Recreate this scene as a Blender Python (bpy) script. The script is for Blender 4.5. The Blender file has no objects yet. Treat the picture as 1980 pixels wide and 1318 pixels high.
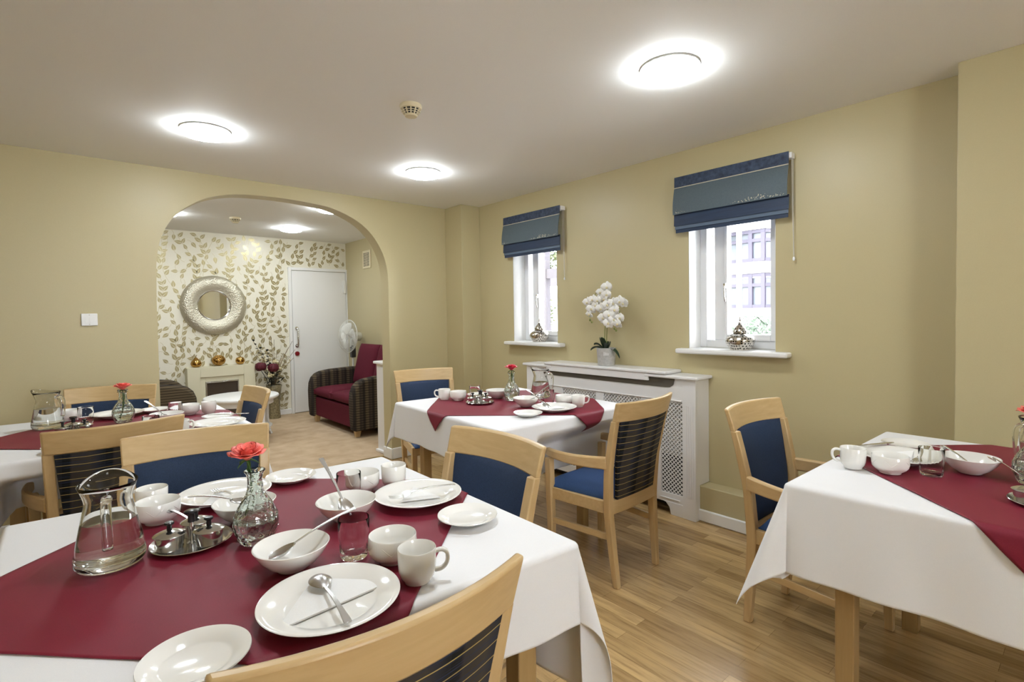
import bpy, bmesh, math, random
from mathutils import Vector, Matrix
rnd = random.Random(11)
PI = math.pi
COL = bpy.context.scene.collection
SC = bpy.context.scene

# ------------------------------------------------------------------ mesh builder
class MB:
    def __init__(s):
        s.v = []; s.f = []; s.m = []; s.mi = 0
    def add(s, vs, fs):
        b = len(s.v); s.v += [tuple(p) for p in vs]
        for f in fs:
            s.f.append(tuple(b + i for i in f)); s.m.append(s.mi)
    def box(s, x0, x1, y0, y1, z0, z1):
        s.add([(x0,y0,z0),(x1,y0,z0),(x1,y1,z0),(x0,y1,z0),(x0,y0,z1),(x1,y0,z1),(x1,y1,z1),(x0,y1,z1)],
              [(3,2,1,0),(4,5,6,7),(0,1,5,4),(1,2,6,5),(2,3,7,6),(3,0,4,7)])
        return s
    def hexa(s, p):     # 8 corners: 4 bottom (ccw from above) then 4 top
        s.add(p, [(3,2,1,0),(4,5,6,7),(0,1,5,4),(1,2,6,5),(2,3,7,6),(3,0,4,7)]); return s
    def rings(s, rs, cap0=True, cap1=True, closed=False):
        n = len(rs[0]); vs = [p for r in rs for p in r]; fs = []
        k = len(rs)
        for i in range(k if closed else k-1):
            a = i*n; b = ((i+1) % k)*n
            for j in range(n):
                j2 = (j+1) % n
                fs.append((a+j, a+j2, b+j2, b+j))
        if not closed:
            if cap0: fs.append(tuple(reversed(range(n))))
            if cap1: fs.append(tuple((k-1)*n + j for j in range(n)))
        s.add(vs, fs); return s
    def tube(s, pts, r, seg=8, closed=False, flat=1.0, up=None):
        pts = [Vector(p) for p in pts]; n = len(pts); rs = []
        u0 = None
        for i, p in enumerate(pts):
            if closed: t = pts[(i+1) % n] - pts[i-1]
            else: t = pts[min(i+1, n-1)] - pts[max(i-1, 0)]
            if t.length < 1e-9: t = Vector((0,0,1))
            t.normalize()
            if u0 is None:
                a = Vector(up) if up else (Vector((0,0,1)) if abs(t.z) < .9 else Vector((1,0,0)))
            else: a = u0
            u = (a - t*a.dot(t))
            if u.length < 1e-6: u = t.orthogonal()
            u.normalize(); u0 = u; w = t.cross(u)
            rr = r[i] if isinstance(r, (list, tuple)) else r
            rs.append([p + u*(math.sin(2*PI*j/seg)*rr*flat) + w*(math.cos(2*PI*j/seg)*rr) for j in range(seg)])
        return s.rings(rs, closed=closed)
    def sweep(s, pts, w, h, up=(0,0,1)):   # rectangular section; w across, h along up
        pts = [Vector(p) for p in pts]; n = len(pts); rs = []; up = Vector(up)
        for i, p in enumerate(pts):
            t = (pts[min(i+1,n-1)] - pts[max(i-1,0)]).normalized()
            u = up - t*up.dot(t)
            if u.length < 1e-5: u = t.orthogonal()
            u.normalize(); c = t.cross(u)
            ww = w[i] if isinstance(w,(list,tuple)) else w
            hh = h[i] if isinstance(h,(list,tuple)) else h
            rs.append([p-c*ww/2-u*hh/2, p-c*ww/2+u*hh/2, p+c*ww/2+u*hh/2, p+c*ww/2-u*hh/2])
        return s.rings(rs)
    def lathe(s, prof, seg=32, cx=0, cy=0, z=0, sx=1, sy=1, closed=False, fn=None):
        rs = []
        for k, (r, h) in enumerate(prof):
            ring = []
            for j in range(seg):
                a = 2*PI*j/seg; rr = max(r, 1e-5)
                if fn: rr *= fn(a, h, k)
                ring.append((cx + rr*math.cos(a)*sx, cy + rr*math.sin(a)*sy, z + h))
            rs.append(ring)
        return s.rings(rs, closed=closed)
    def grid(s, nu, nv, fn, flip=False):
        vs = [fn(i/nu, j/nv) for j in range(nv+1) for i in range(nu+1)]
        fs = []
        for j in range(nv):
            for i in range(nu):
                a = j*(nu+1)+i
                q = (a, a+1, a+nu+2, a+nu+1)
                fs.append(tuple(reversed(q)) if flip else q)
        s.add(vs, fs); return s
    def slab(s, nu, nv, fa, fb):     # closed solid between two grids
        n = nu+1
        A = [fa(i/nu, j/nv) for j in range(nv+1) for i in range(n)]
        B = [fb(i/nu, j/nv) for j in range(nv+1) for i in range(n)]
        o = len(A); fs = []
        for j in range(nv):
            for i in range(nu):
                a = j*n+i
                fs.append((a, a+1, a+n+1, a+n)); fs.append((o+a+n, o+a+n+1, o+a+1, o+a))
        for i in range(nu):
            fs.append((i+1, i, o+i, o+i+1)); a = nv*n+i
            fs.append((a, a+1, o+a+1, o+a))
        for j in range(nv):
            a = j*n; fs.append((a, a+n, o+a+n, o+a)); a = j*n+nu
            fs.append((a+n, a, o+a, o+a+n))
        s.add(A+B, fs); return s
    def ball(s, c, rx, ry=None, rz=None, seg=14, rg=9):
        ry = ry or rx; rz = rz or rx
        prof = [(math.sin(PI*k/rg), -math.cos(PI*k/rg)) for k in range(rg+1)]
        rs = [[(c[0]+max(r,1e-4)*rx*math.cos(2*PI*j/seg), c[1]+max(r,1e-4)*ry*math.sin(2*PI*j/seg), c[2]+h*rz) for j in range(seg)] for r, h in prof]
        return s.rings(rs)
    def prism(s, poly, d, o=(0,0,0), ax=(1,0,0), ay=(0,1,0)):   # polygon in plane (ax,ay) extruded by vector d
        o = Vector(o); ax = Vector(ax); ay = Vector(ay); d = Vector(d)
        a = [o + ax*x + ay*y for x, y in poly]; b = [p + d for p in a]; n = len(poly)
        fs = [tuple(reversed(range(n))), tuple(range(n, 2*n))]
        fs += [(i, (i+1) % n, n+(i+1) % n, n+i) for i in range(n)]
        s.add(a+b, fs); return s
    def move(s, M, start=0):
        for i in range(start, len(s.v)): s.v[i] = tuple(M @ Vector(s.v[i]))
        return s

def build(name, mb, mat, parent=None, loc=(0,0,0), rz=0, bevel=0, smooth=40, sub=0, solid=0, label=None, fixn=True):
    me = bpy.data.meshes.new(name)
    me.from_pydata(mb.v, [], mb.f)
    mats = mat if isinstance(mat, (list, tuple)) else [mat]
    for m in mats: me.materials.append(m)
    if len(mats) > 1: me.polygons.foreach_set('material_index', mb.m)
    if fixn:
        bm = bmesh.new(); bm.from_mesh(me); bmesh.ops.recalc_face_normals(bm, faces=bm.faces); bm.to_mesh(me); bm.free()
    me.update()
    if smooth:
        me.polygons.foreach_set('use_smooth', [True]*len(me.polygons))
        if smooth < 180: me.set_sharp_from_angle(angle=math.radians(smooth))
    o = bpy.data.objects.new(name, me); COL.objects.link(o)
    o.location = loc; o.rotation_euler = (0,0,rz)
    if parent: o.parent = parent
    if solid:
        m = o.modifiers.new('thick', 'SOLIDIFY'); m.thickness = solid; m.offset = -1
    if sub:
        m = o.modifiers.new('sub', 'SUBSURF'); m.levels = sub; m.render_levels = sub
    if bevel:
        m = o.modifiers.new('bev', 'BEVEL'); m.width = bevel; m.segments = 2; m.limit_method = 'ANGLE'; m.angle_limit = math.radians(38)
        m.harden_normals = False
    if label: o['label'] = label
    return o

def empty(name, loc=(0,0,0), rz=0, label=None, cat=None, group=None):
    o = bpy.data.objects.new(name, None); COL.objects.link(o)
    o.empty_display_size = .05
    o.location = loc; o.rotation_euler = (0,0,rz)
    if label: tag(o, label, cat, group)
    return o
def tag(o, label, cat, group=None, kind=None):
    o['label'] = label; o['category'] = cat
    if group: o['group'] = group
    if kind: o['kind'] = kind
    return o
def struct(o, label=None):
    o['kind'] = 'structure'
    if label: o['label'] = label
    return o
KIDS = {}
def dup(src, loc=None, rz=None, label=None, group=None, scale=None):
    def rec(o, parent):
        c = o.copy(); COL.objects.link(c)
        if parent is not None: c.parent = parent
        for ch in list(o.children): rec(ch, c)
        return c
    r = rec(src, None)
    if loc is not None: r.location = loc
    if rz is not None: r.rotation_euler = (0,0,rz)
    if scale is not None: r.scale = scale
    if label: r['label'] = label
    if group: r['group'] = group
    return r

# ------------------------------------------------------------------ materials
def mat(name, col, rough=.5, metal=0, spec=.5, **kw):
    m = bpy.data.materials.new(name); m.use_nodes = True
    b = m.node_tree.nodes['Principled BSDF']
    b.inputs['Base Color'].default_value = (*col, 1)
    b.inputs['Roughness'].default_value = rough; b.inputs['Metallic'].default_value = metal
    b.inputs['Specular IOR Level'].default_value = spec
    for k, v in kw.items(): b.inputs[k.replace('_', ' ')].default_value = v
    return m
class N:
    def __init__(s, m):
        s.t = m.node_tree; s.b = s.t.nodes['Principled BSDF']
    def n(s, typ, **kw):
        x = s.t.nodes.new(typ)
        for k, v in kw.items():
            if hasattr(x, k): setattr(x, k, v)
            else: x.inputs[k.replace('_', ' ')].default_value = v
        return x
    def l(s, a, ao, b, bo): s.t.links.new(a.outputs[ao], b.inputs[bo])
    def coord(s, scale=(1,1,1), rot=(0,0,0)):
        tc = s.n('ShaderNodeTexCoord'); mp = s.n('ShaderNodeMapping')
        mp.inputs['Scale'].default_value = scale; mp.inputs['Rotation'].default_value = rot
        s.l(tc, 'Object', mp, 'Vector'); return mp
    def noise(s, co, scale, detail=3, rough=.5):
        x = s.n('ShaderNodeTexNoise'); x.inputs['Scale'].default_value = scale; x.inputs['Detail'].default_value = detail
        x.inputs['Roughness'].default_value = rough
        s.l(co, 'Vector', x, 'Vector'); return x
    def ramp(s, src, out, stops):
        r = s.n('ShaderNodeValToRGB'); e = r.color_ramp.elements
        while len(e) < len(stops): e.new(.5)
        for i, (p, c) in enumerate(stops):
            e[i].position = p; e[i].color = (*c, 1)
        s.l(src, out, r, 'Fac'); return r
    def bump(s, src, out, strength=.2, dist=.002):
        b = s.n('ShaderNodeBump'); b.inputs['Strength'].default_value = strength; b.inputs['Distance'].default_value = dist
        s.l(src, out, b, 'Height'); s.l(b, 'Normal', s.b, 'Normal'); return b
    def math(s, op, a, ao, v=None, b=None, bo=0):
        x = s.n('ShaderNodeMath'); x.operation = op
        s.l(a, ao, x, 0)
        if b is not None: s.t.links.new(b.outputs[bo], x.inputs[1])
        elif v is not None: x.inputs[1].default_value = v
        return x
    def mix(s, fac, fo, c1, c2):   # colours or (node,out)
        x = s.n('ShaderNodeMix'); x.data_type = 'RGBA'
        if isinstance(fac, (int, float)): x.inputs[0].default_value = fac
        else: s.l(fac, fo, x, 0)
        for i, c in ((6, c1), (7, c2)):
            if isinstance(c[0], (int, float)): x.inputs[i].default_value = (*c, 1)
            else: s.t.links.new(c[0].outputs[c[1]], x.inputs[i])
        return x
    def col(s, node, out): s.l(node, out, s.b, 'Base Color')

def noisy(name, c1, c2, scale, rough, bump=0, co=(1,1,1), spec=.5, detail=4, dist=.002, metal=0, **kw):
    m = mat(name, c1, rough, metal, spec, **kw); n = N(m); c = n.coord(co); x = n.noise(c, scale, detail)
    r = n.ramp(x, 'Fac', [(.3, c1), (.7, c2)]); n.col(r, 'Color')
    if bump: n.bump(x, 'Fac', bump, dist)
    return m

M = {}
M['wall'] = noisy('wall_paint', (.50,.432,.252), (.515,.447,.262), 260, .40, .03, spec=.5, dist=.001)
M['ceil'] = noisy('ceiling_paint', (.86,.865,.86), (.88,.885,.88), 200, .7, .04, spec=.25)
M['white'] = mat('white_gloss_paint', (.82,.82,.81), .3)
M['radwhite'] = mat('white_lacquer', (.80,.79,.79), .33)
M['upvc'] = mat('white_plastic_frame', (.85,.86,.88), .25)
M['cloth'] = noisy('white_linen', (.80,.80,.82), (.84,.84,.855), 900, .75, .12, spec=.2, dist=.0006)
M['maroon'] = noisy('maroon_linen', (.165,.009,.024), (.200,.013,.032), 700, .55, .15, spec=.32, dist=.0006)
M['navy'] = noisy('navy_weave', (.014,.027,.062), (.026,.047,.102), 420, .7, .25, spec=.25, dist=.0008)
M['blue'] = noisy('blue_weave', (.022,.050,.135), (.036,.078,.190), 420, .7, .25, spec=.25, dist=.0008)
M['china'] = mat('white_china', (.87,.86,.83), .12, Coat_Weight=.3)
M['napkin'] = noisy('white_paper', (.84,.84,.84), (.88,.88,.88), 500, .8, .1, spec=.2)
M['steel'] = mat('polished_steel', (.62,.62,.60), .16, 1)
M['cutlery'] = mat('cutlery_steel', (.66,.66,.66), .26, 1)
M['black'] = mat('black_plastic', (.012,.012,.014), .25)
M['brass'] = mat('brass_strip', (.65,.48,.2), .35, 1)
M['chrome'] = mat('chrome', (.75,.75,.76), .12, 1)
M['gold'] = mat('gold_lustre', (.52,.31,.09), .14, 1)
M['green'] = noisy('rose_green', (.03,.09,.02), (.07,.16,.035), 60, .45)
M['coral'] = noisy('coral_petal', (.82,.13,.105), (.90,.20,.16), 40, .5, Subsurface_Weight=.0)
M['pink'] = noisy('pink_petal', (.72,.045,.10), (.80,.09,.14), 40, .5)
M['red'] = noisy('dark_red_petal', (.055,.002,.008), (.13,.006,.02), 60, .6)
M['orchid'] = noisy('white_petal', (.84,.83,.79), (.88,.88,.86), 30, .55)
M['orchidleaf'] = noisy('orchid_leaf', (.012,.028,.014), (.03,.055,.025), 20, .35)
M['stem'] = mat('pale_stem', (.20,.24,.06), .5)
M['detector'] = mat('cream_plastic', (.70,.62,.43), .4)
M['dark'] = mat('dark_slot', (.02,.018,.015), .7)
M['slotshade'] = mat('grey_brown_shadow_board', (.10,.085,.065), .7)
M['burg'] = noisy('burgundy_cloth', (.085,.009,.020), (.120,.015,.029), 260, .8, .2, spec=.15)
M['tablewhite'] = mat('white_table_paint', (.84,.84,.84), .3)
M['fire'] = mat('cream_fire_surround', (.72,.68,.50), .45)
M['fireglass'] = mat('smoked_panel', (.06,.045,.035), .12)
M['fanwhite'] = mat('fan_plastic', (.74,.74,.70), .35)
M['grey'] = mat('dark_grey_plastic', (.05,.05,.05), .4)
M['redplastic'] = mat('red_plastic', (.20,.008,.012), .3)
M['cream_flower'] = mat('cream_sprig', (.70,.62,.38), .7)
M['twig'] = mat('brown_twig', (.16,.10,.05), .7)
M['driedleaf'] = mat('dark_dried_leaf', (.02,.028,.022), .5)
M['concrete'] = noisy('grey_pot', (.42,.41,.39), (.52,.51,.49), 60, .75, .15)
M['potwhite'] = mat('white_ink', (.85,.85,.85), .6)
M['chain'] = mat('bead_chain', (.62,.60,.55), .4)

def wood(name, c1, c2, axis='z', rough=.33):
    m = mat(name, c1, rough); n = N(m)
    sc = {'z': (26,26,1.6), 'x': (1.6,26,26), 'y': (26,1.6,26)}[axis]
    c = n.coord(sc); x = n.noise(c, 2.2, 5, .55)
    r = n.ramp(x, 'Fac', [(.28, c1), (.72, c2)]); n.col(r, 'Color'); n.bump(x, 'Fac', .05, .001)
    return m
M['beech'] = wood('beech_upright', (.50,.335,.155), (.58,.41,.205), 'z')
M['beechx'] = wood('beech_rail', (.51,.345,.16), (.59,.42,.21), 'x')
M['beechy'] = wood('beech_side', (.50,.335,.155), (.58,.41,.205), 'y')
M['tableleg'] = wood('table_oak', (.34,.215,.085), (.41,.27,.115), 'z')

# laminate floor: strips run along Y
m = M['floor'] = mat('oak_laminate', (.4,.26,.12), .27); n = N(m)
c = n.coord((1,1,1), (0,0,PI/2))
br = n.n('ShaderNodeTexBrick'); br.offset = .37; br.squash = 1
for k, v in dict(Scale=1.0, Mortar_Size=.0009, Brick_Width=.62, Row_Height=.064, Bias=0.0, Mortar_Smooth=.2).items(): br.inputs[k.replace('_',' ')].default_value = v
br.inputs['Color1'].default_value = (.33,.205,.085,1); br.inputs['Color2'].default_value = (.58,.395,.185,1); br.inputs['Mortar'].default_value = (.26,.16,.065,1)
n.l(c, 'Vector', br, 'Vector')
g = n.noise(n.coord((16,1.3,16)), 3.2, 7, .62)
gr = n.ramp(g, 'Fac', [(.25, (.52,.47,.42)), (.52, (.95,.95,.95)), (.8, (1.18,1.16,1.1))])
mx = n.n('ShaderNodeMix'); mx.data_type = 'RGBA'; mx.blend_type = 'MULTIPLY'; mx.inputs[0].default_value = 1
n.l(br, 'Color', mx, 6); n.l(gr, 'Color', mx, 7); n.t.links.new(mx.outputs[2], n.b.inputs['Base Color'])
n.bump(br, 'Fac', .25, -.0008)

M['carpet'] = noisy('beige_carpet', (.46,.335,.215), (.58,.44,.30), 7, .95, 0, spec=.05, detail=8)
n = N(M['carpet']); x = n.noise(n.coord(), 420, 2); n.bump(x, 'Fac', .6, .004)

# striped back cloth of the dining chairs
m = M['stripe'] = mat('striped_chair_cloth', (.02,.02,.02), .75, 0, .2); n = N(m)
c = n.coord(); sp = n.n('ShaderNodeSeparateXYZ'); n.l(c, 'Vector', sp, 'Vector')
ws = n.noise(n.coord((6,6,2)), 1.2, 1)
wz = n.math('MULTIPLY', ws, 'Fac', .010); zz = n.math('ADD', sp, 'Z', None, wz, 0)
fz = n.math('FRACT', n.math('MULTIPLY', zz, 0, 1/.0285), 0)
ln = n.math('LESS_THAN', fz, 0, .075)
bx = n.math('FRACT', n.math('ADD', n.math('MULTIPLY', sp, 'X', 1/.125), 0, .37), 0)
band = n.ramp(bx, 0, [(0, (.006,.006,.007)), (.16, (.008,.008,.009)), (.22, (.040,.034,.029)), (.62, (.052,.043,.034)), (.80, (.026,.028,.036)), (.95, (.013,.013,.014))])
fine = n.noise(n.coord((3,3,300)), 2.5, 2)
bl = n.mix(n.math('GREATER_THAN', fine, 'Fac', .60), 0, (band, 'Color'), (.022,.034,.075))
fx = n.mix(ln, 0, (bl, 2), (.40,.30,.11)); n.t.links.new(fx.outputs[2], n.b.inputs['Base Color'])

# striped cloth of the lounge chairs (bands across local X, fine dashes in Z)
def sofacloth(name, ax):
    m = mat(name, (.05,.04,.03), .85, 0, .2); n = N(m)
    c = n.coord(); sp = n.n('ShaderNodeSeparateXYZ'); n.l(c, 'Vector', sp, 'Vector')
    bx = n.math('FRACT', n.math('MULTIPLY', sp, ax, 1/.105), 0)
    band = n.ramp(bx, 0, [(0, (.025,.019,.016)), (.2, (.03,.023,.019)), (.32, (.10,.075,.046)), (.55, (.115,.087,.053)), (.68, (.045,.034,.027)), (.9, (.06,.045,.032))])
    fz = n.math('FRACT', n.math('MULTIPLY', sp, 'Z', 1/.026), 0)
    fx = n.mix(n.math('LESS_THAN', fz, 0, .22), 0, (band, 'Color'), (.014,.011,.010))
    n.t.links.new(fx.outputs[2], n.b.inputs['Base Color']); return m
M['sofastripe'] = sofacloth('striped_lounge_cloth', 'X'); M['sofastripeY'] = sofacloth('striped_lounge_cloth_side', 'Y')

# wallpaper
M['paper'] = noisy('cream_wallpaper', (.80,.77,.65), (.83,.80,.68), 120, .32, .04, spec=.5)
M['leafgold'] = mat('gold_leaf_print', (.44,.375,.20), .30, .45)
M['vine'] = mat('vine_print', (.60,.54,.36), .35, .3)

# blinds
M['blindnavy'] = noisy('navy_blind_cloth', (.008,.018,.048), (.045,.072,.13), 46, .6, .1, detail=6, co=(1,1,1))
M['blindmid'] = noisy('slate_blind_cloth', (.075,.105,.125), (.090,.122,.142), 130, .55, .1)
M['blindlow'] = noisy('deep_blue_blind_cloth', (.010,.024,.060), (.018,.038,.085), 14, .55, .1, co=(1,.4,8))
M['blindtrim'] = mat('silver_stitching', (.50,.47,.37), .5)
M['blindband'] = mat('blue_grey_band', (.085,.125,.19), .5)

# glass
def glass(name, col=(1,1,1), rough=0, ior=1.46):
    m = mat(name, col, rough); b = m.node_tree.nodes['Principled BSDF']
    b.inputs['Transmission Weight'].default_value = 1; b.inputs['IOR'].default_value = ior
    return m
M['glass'] = glass('clear_glass', (.985,.995,.99), 0, 1.38)
M['tumbler'] = glass('tumbler_glass', (.99,1,.995), 0, 1.24)
M['water'] = glass('water', (.98,.99,.99), 0, 1.33)
m = M['cutglass'] = glass('pressed_glass', (.90,.965,.94)); n = N(m)
c = n.coord((1,1,1)); v = n.n('ShaderNodeTexVoronoi'); v.inputs['Scale'].default_value = 85; n.l(c, 'Vector', v, 'Vector')
n.bump(v, 'Distance', .5, .003)
m = M['pane'] = bpy.data.materials.new('window_glass'); m.use_nodes = True; t = m.node_tree; t.nodes.clear()
o = t.nodes.new('ShaderNodeOutputMaterial'); mx = t.nodes.new('ShaderNodeMixShader'); tr = t.nodes.new('ShaderNodeBsdfTransparent'); gl = t.nodes.new('ShaderNodeBsdfGlossy'); fr = t.nodes.new('ShaderNodeFresnel')
gl.inputs['Roughness'].default_value = .02; fr.inputs['IOR'].default_value = 1.3
t.links.new(fr.outputs[0], mx.inputs[0]); t.links.new(tr.outputs[0], mx.inputs[1]); t.links.new(gl.outputs[0], mx.inputs[2]); t.links.new(mx.outputs[0], o.inputs[0])

# lamp diffuser
def emit(name, col, s):
    m = mat(name, (.9,.9,.9), .4); b = m.node_tree.nodes['Principled BSDF']
    b.inputs['Emission Color'].default_value = (*col, 1); b.inputs['Emission Strength'].default_value = s
    return m
LAMP = 46.0
M['lamp'] = emit('lit_diffuser', (.90,.965,1.0), LAMP)
M['hammered'] = mat('hammered_silver', (.60,.565,.46), .42, .75); n = N(M['hammered'])
v = n.n('ShaderNodeTexVoronoi'); v.inputs['Scale'].default_value = 70; n.l(n.coord(), 'Vector', v, 'Vector'); n.bump(v, 'Distance', .7, .006)
m = M['pierced'] = mat('pierced_silver', (.55,.52,.48), .2, 1); n = N(m)
v = n.n('ShaderNodeTexVoronoi'); v.inputs['Scale'].default_value = 70; v.inputs['Randomness'].default_value = .15; n.l(n.coord(), 'Vector', v, 'Vector')
r = n.ramp(v, 'Distance', [(.30, (.015,.012,.01)), (.40, (.70,.66,.60))]); n.col(r, 'Color'); n.bump(v, 'Distance', .3, .003)  # shade of the pierced holes is put into the colour as dark dots
M['vasemosaic'] = noisy('mosaic_vase', (.10,.08,.04), (.30,.25,.14), 55, .35, .3)
# outdoors
M['house'] = noisy('pale_house_wall', (.50,.49,.485), (.54,.53,.525), 8, .9)
M['brick'] = noisy('pinkish_brick', (.055,.036,.033), (.075,.056,.051), 25, .9)
M['plum'] = mat('plum_window_paint', (.019,.016,.029), .6)
M['housepane'] = mat('pale_house_glass', (.055,.065,.078), .4)
M['hedge'] = noisy('hedge_leaf', (.006,.017,.008), (.030,.050,.027), 9, .8)
M['treeleaf'] = noisy('tree_leaf', (.011,.024,.004), (.048,.055,.013), 6, .8)
M['timber'] = mat('grey_timber', (.024,.021,.027), .8)
M['paving'] = noisy('pale_paving', (.62,.62,.62), (.72,.72,.72), 3, .9)
# ------------------------------------------------------------------ room shell
XR, YA, H, YB, HL = 3.024, 4.182, 2.30, 7.15, 2.33
struct(build('floor', MB().box(-1.5, 3.3, -2.7, 4.33, -.06, 0), M['floor'], smooth=0), 'oak strip laminate floor of the dining room')
struct(build('floor_lounge', MB().box(-1.5, 3.3, 4.33, YB, -.06, .004), M['carpet'], smooth=0), 'beige carpet of the lounge beyond the arch')
struct(build('trim_threshold', MB().box(.49, 2.2, 4.315, 4.345, .001, .007), M['brass'], bevel=.002), 'brass strip between laminate and carpet')
struct(build('ceiling', MB().box(-1.5, 3.3, -2.7, YA+.02, H, H+.06), M['ceil'], smooth=0), 'off white dining room ceiling')
struct(build('ceiling_lounge', MB().box(-1.5, 3.3, YA+.02, YB+.1, HL, HL+.06), M['ceil'], smooth=0), 'off white lounge ceiling')

def catmull(P, k=6):
    P = [Vector(p) for p in P]; out = []
    for i in range(len(P)-1):
        a, b, c, d = P[max(i-1,0)], P[i], P[i+1], P[min(i+2, len(P)-1)]
        for j in range(k):
            t = j/k
            out.append(.5*((2*b) + (c-a)*t + (2*a-5*b+4*c-d)*t*t + (3*b-a-3*c+d)*t*t*t))
    out.append(P[-1]); return out
arch = catmull([(.490,1.40),(.494,1.56),(.500,1.69),(.532,1.845),(.617,1.993),(.742,2.097),(.872,2.156),(1.042,2.19),(1.296,2.20),(1.53,2.191),(1.72,2.168),(1.921,2.091),(2.059,1.981),(2.153,1.831),(2.193,1.68),(2.2,1.52)], 4)
poly = [(-1.5,0),(.49,0)] + [(p.x,p.y) for p in arch] + [(2.2,0),(3.1,0),(3.1,HL),(-1.5,HL)]
struct(build('wall_arch', MB().prism(poly, (0,.138,0), (0,YA,0), (1,0,0), (0,0,1)), M['wall'], smooth=30), 'khaki wall with a wide arched opening')
W2 = (1.215, 1.748); W1 = (2.906, 3.442); WZ = (1.043, 2.07)
w = MB(); X0, X1 = XR, XR+.26
for y0, y1 in ((-2.7, W2[0]), (W2[1], W1[0]), (W1[1], YA)): w.box(X0, X1, y0, y1, 0, H)
for a, b in (W2, W1):
    w.box(X0, X1, a, b, 0, WZ[0]-.001); w.box(X0, X1, a, b, WZ[1], H)
struct(build('wall_right', w, M['wall'], smooth=0), 'khaki window wall')
struct(build('wall_pier', MB().box(2.868, XR, -2.7, .418, 0, H), M['wall'], smooth=0, bevel=.003), 'khaki wall projection at the far right')
struct(build('wall_corner', MB().box(2.812, XR, 3.912, YA, 0, H), M['wall'], smooth=0, bevel=.003), 'khaki boxed corner between arch and windows')
struct(build('wall_left', MB().box(-1.6, -1.5, -2.7, YB, 0, HL), M['wall'], smooth=0), 'khaki wall on the left')
w = MB(); w.box(-1.5, -.2, -2.8, -2.7, 0, H); w.box(.7, 3.3, -2.8, -2.7, 0, H); w.box(-.2, .7, -2.8, -2.7, 0, 1.0); w.box(-.2, .7, -2.8, -2.7, 2.05, H)
struct(build('wall_rear', w, M['wall'], smooth=0), 'khaki wall behind the camera with an opening added for sky light')
f = MB()  # rear opening and its frame are added to let sky light in
for x in (-.2, .22, .64): f.box(x, x+.06, -2.78, -2.72, 1.0, 2.05)
for x in (-.14, .28): f.box(x, x+.36, -2.78, -2.72, 1.0, 1.06); f.box(x, x+.36, -2.78, -2.72, 1.99, 2.05)
struct(build('window_added', f, M['upvc'], bevel=.004), 'white window added behind the camera to let in sky light')
struct(build('wall_lounge_right', MB().box(3.1, 3.25, YA+.138, YB, 0, HL), M['wall'], smooth=0), 'khaki side wall of the lounge')

# boxing and skirting
struct(build('trim_boxing', MB().box(2.913, XR, .418, 1.62, 0, .212), M['wall'], bevel=.004), 'khaki pipe boxing along the window wall')
def skirt(name, x0, x1, y0, y1, h=.075):
    return struct(build(name, MB().box(x0, x1, y0, y1, 0, h), M['white'], bevel=.008), 'white skirting board')
skirt('baseboard_right', 2.897, 2.913, .40, 1.62)
skirt('baseboard_pier', 2.852, 2.868, -2.7, .418)
skirt('baseboard_corner', 2.797, 2.812, 3.897, YA, .095)
skirt('baseboard_corner_front', 2.797, XR, 3.897, 3.912, .095)
skirt('baseboard_arch_left', -1.5, .49, YA-.016, YA, .10)
skirt('baseboard_arch_right', 2.2, 2.797, YA-.016, YA, .10)
skirt('baseboard_arch_jamb', 2.184, 2.2, YA-.016, YA+.138, .10)
skirt('baseboard_window_wall', XR-.016, XR, 3.13, 3.897, .09)

# wallpapered wall with a printed leaf pattern (leaves are part of the wall's own mesh)
w = MB().box(-1.5, 3.1, YB, YB+.1, 0, HL)
def leaf_shape(w, x, z, a, L, wd, mi):
    w.mi = mi; ca, sa = math.cos(a), math.sin(a)
    n = 7
    for side in (1, -1):
        pts = []
        for i in range(n+1):
            t = i/n; ww = wd*math.sin(PI*min(1, t**.8))*(1-.25*t)
            pts.append((t*L, side*(.0032 + max(0, ww-.0032)) if 0 < i < n else side*.0012))
        pts += [(t*L, side*.0030*(1-t)) for t in (.85, .6, .35, .12)]
        P = [(x + u*ca - v*sa, YB-.0012, z + u*sa + v*ca) for u, v in pts]
        w.add(P, [tuple(range(len(P)))])
def strip(w, pts, wd, mi):
    w.mi = mi; vs = []
    for i, p in enumerate(pts):
        t = Vector(pts[min(i+1, len(pts)-1)]) - Vector(pts[max(i-1, 0)]); t.normalize()
        nx, nz = -t[1], t[0]
        vs += [(p[0]+nx*wd, YB-.0009, p[1]+nz*wd), (p[0]-nx*wd, YB-.0009, p[1]-nz*wd)]
    w.add(vs, [(2*i, 2*i+1, 2*i+3, 2*i+2) for i in range(len(pts)-1)])
used = []
def try_leaf(x, z, a, L):
    cx, cz = x + math.cos(a)*L*.55, z + math.sin(a)*L*.55
    if not (.3 < cx < 3.06 and .03 < cz < HL-.03): return
    if 2.25 < cx and cz < 2.0: return
    for u in used:
        if (u[0]-cx)**2 + (u[1]-cz)**2 < (.0475)**2: return
    used.append((cx, cz)); leaf_shape(w, x, z, a, L, L*.30, 1)
rl = random.Random(5)
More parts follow.
